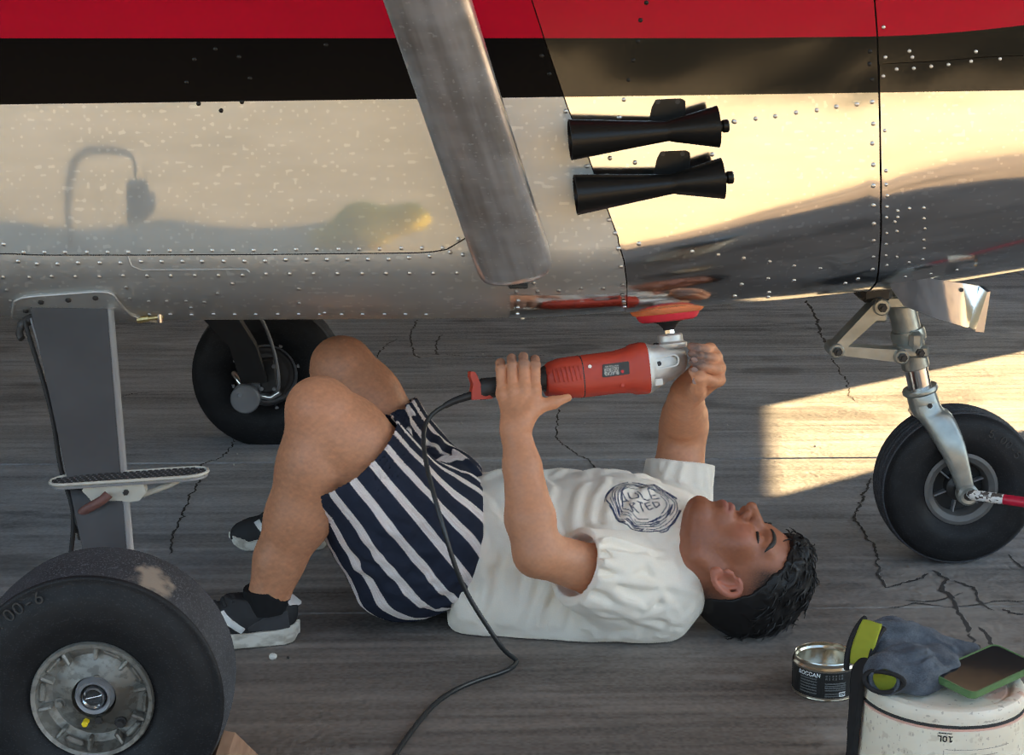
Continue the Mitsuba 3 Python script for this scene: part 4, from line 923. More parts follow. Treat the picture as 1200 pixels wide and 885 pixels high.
def short_col(p, n, uv):
    s = uv.x - dr.floor(uv.x); w = 0.9 + 0.2 * noise(p.x * 700, p.y * 700, p.z * 700)
    k = smoothstep(0.0, 0.025, s) * smoothstep(0.36, 0.335, s)
    pin = smoothstep(0.10, 0.9, noise(uv.x * 60, p.x * 40, p.z * 40))
    light = mix(c3(0.72, 0.60, 0.56), c3(0.80, 0.74, 0.71), pin)
    navy = mix(c3(0.016, 0.020, 0.036), c3(0.026, 0.032, 0.052), fbm(p.x * 40, p.y * 40, p.z * 40, 3))
    return mix(navy, light, k) * w
M_SHORTS = mat('shorts', pr(proc(short_col), 0.88, 0.0, 0.2))
M_SHOE = mat('shoe_mesh', pr((0.022, 0.022, 0.024), 0.75))
M_SHOE_GREY = mat('shoe_suede', pr((0.050, 0.050, 0.054), 0.9))
M_WHITE = mat('white_leather', pr((0.72, 0.71, 0.69), 0.5))
def sole_col(p, n, uv):
    a = fbm(p.x * 40, p.y * 40, p.z * 60, 4)
    return mix(c3(0.42, 0.38, 0.32), c3(0.66, 0.62, 0.55), smoothstep(0.3, 0.6, a))
M_SOLE = mat('sole', pr(proc(sole_col), 0.7))
M_SOCK = mat('sock', pr((0.008, 0.008, 0.009), 0.95))

# ---------------------------------------------------------------- the man: body, one continuous mesh
P_ = 'person'
labels[P_] = {'label': 'man lying on his back in white t-shirt and navy striped shorts, holding a polisher', 'category': 'person'}
body = solid(f_limbs, (-0.50, 2.84, -0.01), (0.66, 3.72, 0.60), 0.005)
head = solid(f_head, HC - 0.185, HC + 0.185, 0.0026)
lh = solid(f_lhand, (0.03, 2.97, 0.40), (0.23, 3.15, 0.60), 0.0022)
rh = solid(f_rhand, (0.40, 3.06, 0.42), (0.56, 3.32, 0.62), 0.0022)
man = union(*[biggest(m) for m in (body, head, lh, rh)])
add(P_ + '__body', man, M_SKIN, True)
# eyebrows and lashes
_hl = hloc(head.vertices); _fr = _hl[:, 0] > 0.03; _ft = cKDTree(_hl[_fr][:, 1:]); _fv = head.vertices[_fr]; _ff = _hl[_fr][:, 0]
def on_face(u, l):
    d, i = _ft.query([u, l], k=12); i = i[_ff[i] > _ff[i].max() - 0.012]
    return _fv[i].mean(0) + E_F * 0.0012 + E_L * (0.0012 * np.sign(l))
def strip(pts, r, fl=0.45): return tube(curve(pts, 16), np.r_[np.linspace(r * 0.5, r, 5), np.full(6, r), np.linspace(r, r * 0.25, 5)], 8, True, fl)
for s in (1, -1):
    add(P_ + '__eyebrow', strip([on_face(u, l) for u, l in ((0.0345, s * 0.012), (0.0385, s * 0.020), (0.0415, s * 0.028), (0.0425, s * 0.036), (0.041, s * 0.044), (0.037, s * 0.052), (0.031, s * 0.059))], 0.0040 * HS), M_BROW, 60)
    add(P_ + '__eyelashes', strip([on_face(u, l) for u, l in ((0.0150, s * 0.019), (0.0115, s * 0.025), (0.0105, s * 0.032), (0.0110, s * 0.039), (0.0130, s * 0.046), (0.0150, s * 0.051))], 0.0024 * HS), M_BROW, 60)
# hair: thick on top with combed ridges, clipped at the back
def f_hair(P):
    Q = hloc(P)
    d = ell(Q, (-0.010, 0.050, 0), (0.1045, 0.098, 0.0800))
    top = ell(Q, (0.010, 0.085, 0), (0.088, 0.072, 0.068))
    d = su(d, top, 0.03)
    d = su(d, chain(Q, [(0.066, 0.098, -0.035), (0.078, 0.102, 0.0), (0.066, 0.098, 0.035)], [0.018, 0.021, 0.018]), 0.02)
    la = np.abs(Q[:, 2]); f, u = Q[:, 0], Q[:, 1]
    g = meshkit.fbm(np.c_[Q[:, 2] * 110 + 4 * meshkit.noise(Q * 35, 3), f * 22 + u * 10, u * 28], 3, 5)
    d -= 0.017 * (g - 0.45) * np.clip((u - 0.03) / 0.06, 0.15, 1)
    # hairline: forehead, temple, round the ear, nape
    line = np.where(f > 0.02, 0.083 - 0.30 * (la - 0.03).clip(0) - 0.15 * (0.075 - f).clip(0), 0.0)
    side = 0.052 - 0.1 * f
    low = np.where(f > 0.02, 0.082 - 0.9 * (la - 0.052).clip(0), np.where(la > 0.05, 0.040 + 0.9 * (f + 0.01), -0.035))
    nape = np.interp(f, [-0.12, -0.06, -0.03, 0.0, 0.02, 0.045, 0.06], [-0.035, -0.02, 0.020, 0.045, 0.055, 0.062, 0.074])
    cen = np.interp(f, [-0.12, -0.06, 0.0, 0.03, 0.10], [-0.035, -0.03, 0.0, 0.078, 0.078])
    w = np.clip((la - 0.030) / 0.02, 0, 1); bound = cen * (1 - w) + nape * w
    cut = (bound - u) + 0.006 * (meshkit.noise(Q * 160, 8) - 0.5)
    return np.maximum(d, cut) * HS
hair = biggest(solid(f_hair, HC - 0.20, HC + 0.225, 0.0028))
add(P_ + '__hair', hair, M_HAIR, True, 'thick short black hair')
rng = np.random.default_rng(11); tufts = []
hv, hn = hair.vertices, hair.vertex_normals; hl = hloc(hv)
cand = np.nonzero((hl[:, 1] > 0.075) & ((hn @ E_U > 0.15) | (hn @ E_F > 0.3)))[0]
for i in rng.choice(cand, 520, replace=False):
    n0 = hn[i]; fl = unit(-0.9 * E_F + 0.5 * E_L * (1 if hl[i, 2] > 0 else -1) * abs(hl[i, 2]) / 0.06 + 0.35 * rng.normal(size=3)); fl = unit(fl - n0 * (fl @ n0))
    if hl[i, 0] > 0.06: fl = unit(0.35 * E_U + 0.8 * fl)
    L = 0.014 + 0.016 * rng.random(); b = hv[i] - n0 * 0.003
    tufts.append(tube([b, b + fl * L * 0.4 + n0 * 0.0045, b + fl * L * 0.8 + n0 * 0.0045, b + fl * L * 1.15 + n0 * 0.0015], [0.0016, 0.0016, 0.0011, 0.0003], 5))
add(P_ + '__hair__tufts', join(*tufts), M_HAIR, 60, None, None, None, 'stuff')
# nails
def nail(c, n, d, w=0.0055, l=0.0065):
    n, d = unit(n), unit(d); s = np.cross(n, d); th = np.linspace(0, 2 * np.pi, 16, endpoint=False)
    v = np.array([c + s * w * math.cos(t) + d * l * math.sin(t) + n * (0.0012 - 0.0025 * math.cos(t) ** 2) for t in th] + [c + n * 0.0016])
    return trimesh.Trimesh(v, [[i, (i + 1) % 16, 16] for i in range(16)], process=False)
for c, n, d in ((V(0.452, 3.0265, 0.533), (0.1, -1, 0.15), (0, 0.2, 1)), (V(0.452, 3.0345, 0.5535), (-0.2, -1, 0.35), (-1, 0.1, 0.4)), (V(0.452, 3.0405, 0.572), (-0.2, -1, 0.3), (-1, 0.1, 0.4))):
    add(P_ + '__fingernail', nail(V(*c) + V(-0.002, 0.059, -0.0087), n, d), M_NAIL, True)

# ---------------------------------------------------------------- t-shirt
rng = np.random.default_rng(21)
ARM = V(0.29, 3.05, 0.16)
SF = []
def fold(a, b, w=0.014, amp=0.008): SF.append((a, b, w, amp))
for i in range(10):                                   # from the near armpit fanning over the chest and the belly
    t = i / 9; a = V(0.25 - 0.13 * t, 3.040, 0.18 - 0.02 * t) + rng.normal(0, 0.008, 3)
    b = V(0.36 - 0.44 * t, 3.19 + 0.03 * t, 0.292) + rng.normal(0, 0.02, 3)
    fold(a, b, 0.010 + 0.006 * rng.random(), 0.010 + 0.007 * rng.random())
for i in range(9):                                    # down the flank towards the hem
    x = 0.22 - 0.030 * i; fold(V(x + 0.02, 3.05, 0.21), V(x - 0.035 + 0.03 * rng.random(), 3.045, 0.04), 0.010 + 0.006 * rng.random(), 0.008 + 0.005 * rng.random())
for i in range(9):                                    # sleeve of the near arm, from shoulder towards the cuff
    a = L_SH + V(0.04 + 0.02 * rng.normal(), -0.05, -0.07 + 0.020 * i); b = L_SH + (L_EL - L_SH) * (0.62 + 0.1 * rng.random()) + V(0.01 * rng.normal(), -0.07, -0.075 + 0.021 * i)
    fold(a, b, 0.010 + 0.004 * rng.random(), 0.009 + 0.006 * rng.random())
for i in range(7):                                    # bunched under the shoulder
    x = 0.42 - 0.03 * i; fold(V(x, 3.03, 0.10), V(x + 0.03 * rng.random(), 2.99, 0.015), 0.010, 0.009)
for i in range(7):                                    # far side of the chest and far shoulder
    fold(V(0.42 - 0.05 * i, 3.36, 0.22), V(0.34 - 0.05 * i, 3.23, 0.29) + rng.normal(0, 0.015, 3), 0.012 + 0.004 * rng.random(), 0.011)
for i in range(5):
    fold(R_SH + V(-0.06 + 0.03 * i, -0.07, 0.0), R_SH + (R_EL - R_SH) * 0.6 + V(-0.06 + 0.03 * i, -0.07, 0.02), 0.010, 0.009)
for i in range(5):                                    # shoulder seam towards the neck
    fold(V(0.40, 3.04, 0.12 + 0.02 * i), V(0.455, 3.07, 0.15 + 0.02 * i), 0.010, 0.004)
def f_trunk(P):
    d = ell(P, (0.275, 3.225, 0.150), (0.245, 0.190, 0.142)); d = su(d, ell(P, (0.045, 3.245, 0.150), (0.225, 0.180, 0.138)), 0.07)
    d = su(d, cone(P, L_SH + V(0.025, 0.03, 0.0), R_SH + V(0, -0.02, 0), 0.085, 0.085), 0.05)
    d = su(d, cone(P, (0.02, 3.13, 0.04), (0.22, 3.10, 0.04), 0.065, 0.07), 0.05)                  # cloth resting on the floor
    d = su(d, cone(P, L_SH + V(0.02, -0.01, -0.06), L_SH + V(-0.10, -0.02, -0.05), 0.05, 0.050), 0.03)
    return su(d, cone(P, (0.34, 3.19, 0.150), (0.475, 3.120, 0.160), 0.125, 0.096), 0.05)
def f_coat(P):
    d = chain(P, [L_SH + V(0.01, 0, 0), L_SH + (L_EL - L_SH) * 0.35, L_SH + (L_EL - L_SH) * 0.66], [0.088, 0.082, 0.086], 0.03)
    return np.minimum(np.minimum(f_trunk(P), d), chain(P, [R_SH, R_SH + (R_EL - R_SH) * 0.55], [0.083, 0.076], 0.03))
SF = foldset(f_coat, SF, seed=4)
def f_shirt(P):
    uL = unit(L_EL - L_SH); uR = unit(R_EL - R_SH)
    wr = np.clip(1.4 * folds(P, SF), -0.011, 0.019) + 0.010 * (meshkit.fbm(P * [15, 15, 11], 3, 4) - 0.5)
    trunk = f_trunk(P) - wr
    hem = (-0.030 + 0.05 * (P[:, 2] - 0.1) - 0.10 * (P[:, 1] - 3.1)) - P[:, 0] + 0.008 * (meshkit.noise(P * [6, 14, 14], 6) - 0.5)
    trunk = np.maximum(trunk, hem)
    nk = unit(V(0.97, -0.16, 0.16)); cutN = (P - V(0.468, 3.125, 0.16)) @ nk
    trunk = np.maximum(trunk, np.where((np.abs(P[:, 1] - 3.12) < 0.14), cutN, P[:, 0] - 0.52))
    trunk = np.where(np.abs(hem) < 0.06, np.maximum(trunk, -(f_trunk(P) + 0.015)), trunk)
    nb = cone(P, (0.36, 3.17, 0.145), (0.52, 3.105, 0.160), 0.072, 0.088)
    trunk = np.maximum(trunk, np.where(P[:, 0] > 0.43, -nb, -1))
    sl = chain(P, [L_SH + V(0.01, 0, 0), L_SH + (L_EL - L_SH) * 0.35, L_SH + (L_EL - L_SH) * 0.74], [0.088, 0.082, 0.074], 0.03)
    sl = su(sl, cone(P, L_SH + (L_EL - L_SH) * 0.35 + V(0, 0, -0.03), L_SH + (L_EL - L_SH) * 0.60 + V(0.01, 0, -0.035), 0.07, 0.056), 0.03) - wr
    sr = chain(P, [R_SH, R_SH + (R_EL - R_SH) * 0.55], [0.083, 0.076], 0.03) - wr
    for q, (S0, E0, u, cut) in (('l', (L_SH, L_EL, uL, 0.68)), ('r', (R_SH, R_EL, uR, 0.60))):
        d = sl if q == 'l' else sr
        c = (P - S0) @ u - cut * np.linalg.norm(E0 - S0) + 0.006 * (meshkit.noise(P * 22, 3) - 0.5)
        e = np.maximum(d, c); hol = cone(P, S0, S0 + (E0 - S0) * 0.74, 0.07, 0.0615); e = np.where(c > -0.05, np.maximum(e, -hol), e)
        trunk = su(trunk, e, np.where(c > -0.05, 0.001, 0.035))
    return np.maximum(trunk, 0.0025 - P[:, 2])
shirt = biggest(solid(f_shirt, (-0.10, 2.86, -0.004), (0.58, 3.52, 0.40), 0.0042))
add(P_ + '__t_shirt', shirt, M_SHIRT, True, 'white crew neck t-shirt with a dark circular print')
# ribbed collar
th = np.linspace(0, 2 * np.pi, 60)
cc = V(0.470, 3.125, 0.157); c_n = unit(V(0.97, -0.16, 0.16)); c_y = unit(np.cross(c_n, V(0, 0, 1))); c_z = np.cross(c_y, c_n); c_z = c_z * np.sign(c_z[2])
add(P_ + '__t_shirt__collar', tube([cc + 0.084 * (math.cos(t) * c_y + math.sin(t) * c_z) + V(0.022 * max(0, -math.sin(t) - 0.3), 0, -0.020 * max(0, -math.sin(t) - 0.2)) for t in th], 0.0085, 10, False, 0.55), M_SHIRT, 60)

# printed emblem on the chest: sketchy rings, hatching and scribbled letters laid on the cloth
def drape(pts2, w, h=0.0010):
    """lines in the plane of the chest (x along the body, y across) dropped onto the cloth as thin flat ribbons"""
    out = []
    rm = trimesh.ray.ray_triangle.RayMeshIntersector(shirt) if False else None
    for l in pts2:
        l = resample(l, max(3, int(shapely.LineString(l).length / 0.004) + 2))
        i = tree2.query(l)[1]; z = top_z[i]
        P3 = np.c_[l, z]; N3 = top_n[i]
        t = np.gradient(P3, axis=0); t /= np.maximum(np.linalg.norm(t, axis=1, keepdims=True), 1e-9)
        s = np.cross(N3, t); s /= np.maximum(np.linalg.norm(s, axis=1, keepdims=True), 1e-9)
        a, b = P3 + s * w / 2 + N3 * h, P3 - s * w / 2 + N3 * h; k = len(l)
        f = []
        for j in range(k - 1): f += [[j, j + 1, k + j + 1], [j, k + j + 1, k + j]]
        out.append(trimesh.Trimesh(np.vstack([a, b]), f, process=False))
    return join(*out)
vn = shirt.vertex_normals; sel = vn[:, 2] > 0.15
from scipy.interpolate import LinearNDInterpolator
tree2 = cKDTree(shirt.vertices[sel][:, :2]); top_z = shirt.vertices[sel][:, 2]; top_n = vn[sel]
EC = V(0.357, 3.118); EA = V(0.076, 0.066)
rng = np.random.default_rng(5); lines = []
def arc(r, t0, t1, jit=0.02): 
    t = np.linspace(t0, t1, 26); q = 1 + jit * (meshkit.noise(np.c_[np.cos(t) * 2 + r * 9, np.sin(t) * 2, t * 0]) - 0.5)
    return np.c_[EC[0] + EA[0] * r * q * np.cos(t), EC[1] + EA[1] * r * q * np.sin(t)]
for r, n in ((1.0, 4), (0.965, 3), (0.90, 4), (0.83, 4), (0.76, 4), (0.69, 3), (0.61, 3)):
    t = rng.random() * 6.28
    for k in range(n):
        L = 6.28 / n * (0.70 + 0.28 * rng.random()); lines.append(arc(r, t, t + L, 0.05)); t += 6.28 / n
emb = [drape(lines[:7], 0.0022), drape(lines[7:], 0.0015)]
GL = {'A': [[(0, 0), (.5, 1), (1, 0)], [(.2, .4), (.8, .4)]], 'U': [[(0, 1), (.1, .1), (.5, 0), (.9, .1), (1, 1)]], 'R': [[(0, 0), (0, 1), (.9, .8), (0, .5), (1, 0)]], 'E': [[(1, 1), (0, 1), (0, 0), (1, 0)], [(0, .5), (.8, .5)]], 'L': [[(0, 1), (0, 0), (1, 0)]], 'T': [[(0, 1), (1, 1)], [(.5, 1), (.5, 0)]], 'I': [[(.5, 1), (.5, 0)]], 'D': [[(0, 0), (0, 1), (.9, .7), (.9, .3), (0, 0)]]}
gl = []
for row, (word, sc) in enumerate((('AULE', 0.021), ('RTED', 0.016))):
    for i, ch in enumerate(word):
        for st_ in GL[ch]:
            q = np.array(st_, float) * [0.8, 1.15] * sc + [(i - 2) * sc * 1.05, (0.004 if row == 0 else -0.022)]
            a = 0.35; q = q @ np.array([[math.cos(a), math.sin(a)], [-math.sin(a), math.cos(a)]])
            gl.append(np.c_[EC[0] + q[:, 0], EC[1] + q[:, 1]])
emb.append(drape(gl, 0.0022))
hat = []
for i in range(26):
    a = rng.random() * 6.28; r = 0.60 + 0.36 * rng.random(); c = EC + EA * r * V(math.cos(a), math.sin(a)); d = V(-math.sin(a), math.cos(a)) * 0.010 * (0.5 + rng.random())
    hat.append([c - d, c + d])
emb.append(drape(hat, 0.0022))
add(P_ + '__t_shirt__print', join(*emb), M_INK, False, 'sketchy dark blue circular emblem print', None, None, 'stuff')

# ---------------------------------------------------------------- striped shorts
HF = []
rng = np.random.default_rng(31)
for i in range(7):                                    # bunched cloth at the lap
    a = V(-0.02 - 0.012 * i, 3.20 + 0.03 * i, 0.25 + 0.01 * i) + rng.normal(0, 0.01, 3); b = a + V(-0.05 + 0.1 * rng.random(), -0.02 - 0.05 * rng.random(), -0.09)
    HF.append((a, b, 0.014, 0.016))
for i in range(6):
    a = L_HIP + V(0.05 - 0.02 * i, -0.10, 0.08 - 0.03 * i); b = a + V(-0.10, -0.015, 0.05 + 0.04 * rng.random()); HF.append((a, b, 0.016, 0.011))
for i in range(4):
    a = L_HIP + V(0.07, -0.08, -0.02 - 0.02 * i); b = a + V(-0.09, -0.02, -0.02); HF.append((a, b, 0.012, 0.013))
L_HEM, R_HEM = 0.71, 0.66
uL, uR = L_KN - L_HIP, R_KN - R_HIP
def f_pants(P):
    d = ell(P, (-0.085, 3.27, 0.150), (0.145, 0.200, 0.145))
    d = su(d, chain(P, [L_HIP + V(0.02, 0, 0), L_HIP + uL * 0.3 + V(-0.012, 0, -0.012), L_HIP + uL * (L_HEM + 0.1) + V(-0.004, 0, -0.016)], [0.130, 0.127, 0.122], 0.03), 0.05)
    d = su(d, chain(P, [R_HIP + V(0.02, 0, 0), R_HIP + uR * 0.3, R_HIP + uR * (R_HEM + 0.1) + V(-0.004, 0, -0.008)], [0.125, 0.120, 0.113], 0.03), 0.04)
    d = su(d, cone(P, (-0.205, 3.135, 0.225), (-0.135, 3.155, 0.125), 0.080, 0.112), 0.04)
    d = su(d, chain(P, [(-0.03, 3.17, 0.24), (-0.03, 3.32, 0.25)], [0.06, 0.07]), 0.05)
    return d
HF = foldset(f_pants, HF, seed=6)
def f_shorts(P):
    d = f_pants(P) - folds(P, HF) - 0.010 * (meshkit.fbm(P * [14, 14, 14], 3, 9) - 0.5)
    inn = d + 0.006
    cL = (P - L_HIP) @ unit(uL) - L_HEM * np.linalg.norm(uL) + 0.004 * (meshkit.noise(P * 30, 2) - 0.5)
    cR = (P - R_HIP) @ unit(uR) - R_HEM * np.linalg.norm(uR) + 0.004 * (meshkit.noise(P * 30, 2) - 0.5)
    left = P[:, 1] < 3.285 + 0.12 * np.clip(P[:, 2] - 0.2, 0, 1)
    c = np.where(left, cL, cR)
    d = np.maximum(d, c)
    d = np.where(np.abs(c) < 0.07, np.maximum(d, -inn), d)
    d = np.maximum(d, P[:, 0] - 0.035)
    return np.maximum(d, 0.0025 - P[:, 2])
shorts = biggest(solid(f_shorts, (-0.42, 2.95, -0.004), (0.08, 3.60, 0.52), 0.0045))
def stripe_uv(P):
    out = np.zeros(len(P)); left = P[:, 1] < 3.285 + 0.12 * np.clip(P[:, 2] - 0.2, 0, 1)
    for m, H, K, off in ((left, L_HIP, L_KN, 0.0), (~left, R_HIP, R_KN, 0.4)):
        u = unit(K - H); a = unit(np.cross(u, V(0, 1, 0))); b = np.cross(u, a); q = P - H
        sk = np.arctan2(q @ a, q @ b)
        out[m] = (sk * 0.118 / 0.047 + off + 0.5 * (q @ u))[m] if False else (sk * 0.118 / 0.047 + off)[m]
    return np.c_[out, P[:, 2]]
add(P_ + '__shorts', shorts, M_SHORTS, True, 'navy shorts with pale pinkish stripes', uv=stripe_uv(shorts.vertices))

# ---------------------------------------------------------------- shoes and socks
def shoe(key, heel, toe, tilt=0.0, label=None):
    heel, toe = V(*heel), V(*toe); ex = unit(toe - heel); ey = unit(np.cross(V(0, 0, 1), ex)); ez = np.cross(ex, ey); L = np.linalg.norm(toe - heel)
    R3 = np.stack([ex, ey, ez]); W_ = lambda x, y, z: heel + ex * x + ey * y + ez * z
    loc = lambda P: (P - heel) @ R3.T
    s = L / 0.30
    def outline(x):                                    # half width of the sole
        t = np.clip(x / L, 0, 1); return np.interp(t, [0, 0.03, 0.1, 0.3, 0.5, 0.7, 0.85, 0.95, 1.0], [0.0, 0.021, 0.034, 0.036, 0.038, 0.047, 0.045, 0.030, 0.0]) * s
    def f_sole(P):
        q = loc(P); w = outline(q[:, 0]) + 0.003
        bot = 0.002 + 0.020 * np.clip((q[:, 0] / L - 0.78) / 0.22, 0, 1) ** 2 + 0.010 * np.clip((0.06 - q[:, 0] / L) / 0.06, 0, 1) ** 2
        topz = 0.034 - 0.006 * np.clip(q[:, 0] / L, 0, 1) + 0.010 * np.clip((q[:, 0] / L - 0.8) / 0.2, 0, 1) + 0.006 * np.clip((0.15 - q[:, 0] / L) / 0.15, 0, 1)
        e = np.maximum(np.abs(q[:, 1]) - w, np.maximum(-q[:, 0] - 0.004, q[:, 0] - L - 0.004))
        return su(np.maximum(e, np.maximum(q[:, 2] - topz, bot - q[:, 2])), np.full(len(P), 9.0), 0.001)
    def f_up(P):
        q = loc(P)
        d = chain(q, [(0.038, 0, 0.052), (0.10 * s, 0, 0.055), (0.17 * s, 0, 0.045), (0.235 * s, 0, 0.032), (0.265 * s, 0, 0.030)], [0.036, 0.037, 0.037, 0.034, 0.027], 0.02)
        d = su(d, chain(q, [(0.030, 0, 0.075), (0.045, 0, 0.085)], [0.028, 0.030]), 0.02)
        d = su(d, chain(q, [(0.10 * s, 0, 0.085), (0.122 * s, 0, 0.092)], [0.026, 0.020]), 0.02)
        d = np.maximum(d, 0.022 - q[:, 2])
        hole = chain(q, [(0.058, 0, 0.080), (0.062, 0, 0.16)], [0.030, 0.046]); d = ss(d, hole, 0.006)
        d = np.maximum(d, q[:, 2] - (0.094 + 0.12 * (q[:, 0] - 0.08)))
        return d
    lo, hi = np.minimum(heel, toe) - 0.06, np.maximum(heel, toe) + 0.06; lo[2], hi[2] = -0.004, 0.15
    up = biggest(solid(f_up, lo, hi, 0.003)); so = biggest(solid(f_sole, lo, hi, 0.0024))
    so.merge_vertices(); so = smooth_mesh(so, 6)
    add(key, up, M_SHOE, True, label)
    add(key + '__sole', so, M_SOLE, True, 'scuffed white sole')
    tr = cKDTree(up.vertices); un = up.vertex_normals
    def lay(pts, w, h, m, name, lab=None):
        pts = resample(pts, 14); P3 = np.array([W_(*p) for p in pts]); i = tr.query(P3)[1]; P3, N3 = up.vertices[i], un[i]
        k = np.ones(5) / 5
        P3 = np.stack([np.convolve(np.pad(P3[:, c], 2, 'edge'), k, 'valid') for c in range(3)], 1)
        t = np.gradient(P3, axis=0); t /= np.linalg.norm(t, axis=1, keepdims=True); sd = np.cross(N3, t); sd /= np.linalg.norm(sd, axis=1, keepdims=True)
        wv = np.broadcast_to(np.asarray(w, float), (len(P3),))[:, None]
        v = np.vstack([P3 + sd * wv + N3 * h * 0.2, P3 + sd * wv * 0.9 + N3 * h, P3 - sd * wv * 0.9 + N3 * h, P3 - sd * wv + N3 * h * 0.2]); n = len(P3); f = []
        for r in range(3):
            for j in range(n - 1): f += [[r * n + j, r * n + j + 1, (r + 1) * n + j + 1], [r * n + j, (r + 1) * n + j + 1, (r + 1) * n + j]]
        add(key + '__' + name, trimesh.Trimesh(v, f, process=False), m, 60, lab)
    for sd in (1, -1):
        for k in range(3):
            x0 = (0.128 + 0.030 * k) * s
            lay([(x0 - 0.022, sd * 0.040, 0.036), (x0 + 0.012, sd * 0.036, 0.064), (x0 + 0.022, sd * 0.025, 0.078)], 0.0075, 0.0022, M_WHITE, 'side_stripe', None)
        lay([(0.015, sd * 0.034, 0.055), (0.06, sd * 0.040, 0.050), (0.105, sd * 0.040, 0.040)], np.interp(np.linspace(0, 1, 14), [0, 0.6, 1], [0.020, 0.015, 0.004]), 0.0014, M_SHOE_GREY, 'heel_overlay')
    lay([(0.024, 0.030, 0.088), (0.0, 0.012, 0.092), (-0.004, 0.0, 0.092), (0.0, -0.012, 0.092), (0.024, -0.030, 0.088)], np.interp(np.linspace(0, 1, 14), [0, 0.5, 1], [0.006, 0.017, 0.006]), 0.0022, M_WHITE, 'heel_tab', 'white heel tab')
    for k in range(5):
        x = (0.122 + 0.016 * k) * s; z = 0.098 - 0.0075 * k
        lay([(x, 0.022, z - 0.008), (x + 0.004, 0.0, z + 0.006), (x + 0.008, -0.022, z - 0.008)], 0.0030, 0.003, M_SHOE, 'lace')
    c0 = W_(0.058, 0, 0.066); 
    add(key + '__sock', tube([c0, W_(0.060, 0, 0.10), W_(0.061, 0, 0.114)], [0.046, 0.048, 0.0455], 28, True), M_SOCK, 60, 'black ankle sock')
shoe(P_ + '__shoe', (-0.338, 3.082, 0.0), (-0.640, 3.030, 0.0), label='black trainer with white stripes behind the near wheel')
shoe(P_ + '__shoe_001', (-0.325, 3.655, 0.0), (-0.555, 3.665, 0.0), label='black trainer half hidden behind the near shin')

# ---------------------------------------------------------------- the polisher
M_TOOL = mat('tool_red', pr((0.42, 0.045, 0.024), 0.42, 0.0, 0.4))
M_TOOL_BLACK = mat('tool_black', pr((0.018, 0.018, 0.019), 0.5))
def gear_col(p, n, uv):
    return mix(c3(0.42, 0.40, 0.37), c3(0.62, 0.60, 0.56), fbm(p.x * 60, p.y * 60, p.z * 60, 3))
M_GEAR = mat('gear_head', pr(proc(gear_col), 0.38, 0.55))
M_FOAM = mat('orange_foam', pr((0.62, 0.19, 0.08), 0.9))
M_PADRED = mat('pad_red', pr((0.62, 0.03, 0.05), 0.5))
M_PLATE = mat('name_plate', pr((0.015, 0.015, 0.015), 0.4))
M_TXT = mat('plate_text', pr((0.75, 0.74, 0.70), 0.6))
PL = 'polisher'
labels[PL] = {'label': 'red electric polisher with silver gear head pressed against the belly by both hands', 'category': 'polisher'}
TX = unit(V(1, 0.180, 0.070)); TZ = unit(V(0, 0, 1) - TX * TX[2]); TY = np.cross(TZ, TX); TZ = unit(math.cos(math.radians(11)) * TZ + math.sin(math.radians(11)) * TY); TY = np.cross(TZ, TX); T0 = V(0.030, 3.098, 0.5095)         # origin: rear end of the grip
def tp(a, b=0.0, c=0.0): return T0 + TX * a + TZ * b + TY * c
def loft(secs, n=40, caps=True):
    """secs: (along, centre height, half height, half depth, squareness)"""
    th = np.arange(n) * 2 * np.pi / n; v = []
    for a, zc, hh, hd, e in secs:
        c, s = np.cos(th), np.sin(th); c, s = np.sign(c) * abs(c) ** e, np.sign(s) * abs(s) ** e
        v.append(tp(a, zc) + hh * s[:, None] * TZ + hd * c[:, None] * TY)
    v = np.concatenate(v); f = []
    for i in range(len(secs) - 1):
        for j in range(n):
            a, b = i * n + j, i * n + (j + 1) % n; f += [[a, b + n, b], [a, a + n, b + n]]
    if caps:
        k = (len(secs) - 1) * n; f += [[0, j, j + 1] for j in range(1, n - 1)] + [[k, k + j + 1, k + j] for j in range(1, n - 1)]
    m = trimesh.Trimesh(v, f, process=False); trimesh.repair.fix_normals(m); return m
def tl(x, z): d = V(x, 3.098, z) - T0; return d @ TX, d @ TZ
# body: rounded tail, long case, flared nose
add(PL + '__case', loft([(0.128, -0.004, 0.022, 0.024, 0.8), (0.130, -0.001, 0.029, 0.030, 0.8), (0.140, 0.001, 0.035, 0.035, 0.78), (0.160, 0.0015, 0.0395, 0.039, 0.72), (0.185, 0.001, 0.0415, 0.0405, 0.68), (0.20, 0.0005, 0.0420, 0.0405, 0.66), (0.275, 0.001, 0.0425, 0.0405, 0.62), (0.300, 0.002, 0.0455, 0.042, 0.6), (0.312, 0.0025, 0.0505, 0.045, 0.58), (0.330, 0.003, 0.0520, 0.046, 0.56), (0.334, 0.003, 0.0515, 0.0455, 0.56)]), M_TOOL, 35, 'red motor case')
add(PL + '__case__seam', loft([(0.1995, 0.0005, 0.0424, 0.0409, 0.66), (0.2015, 0.0005, 0.0424, 0.0409, 0.66)]), M_TOOL_BLACK, 30)
for i in range(7):
    a = 0.142 + 0.0085 * i
    add(PL + '__case__vent_rib', box((0.0036, 0.006, 0.032 - 0.001 * abs(i - 3)), tp(a, 0.010, -0.0378 - 0.0012 * min(i, 3) / 3), 0.0015, np.stack([unit(TX + 0.12 * TZ), TY, unit(TZ - 0.12 * TX)], 1)), M_TOOL, 20)
for a, b in ((0.214, 0.020), (0.276, -0.024)):
    add(PL + '__case__screw', cyl(tp(a, b, -0.036), tp(a, b, -0.0425), 0.0035, 12), M_TXT if a < 0.25 else M_TOOL, 20)
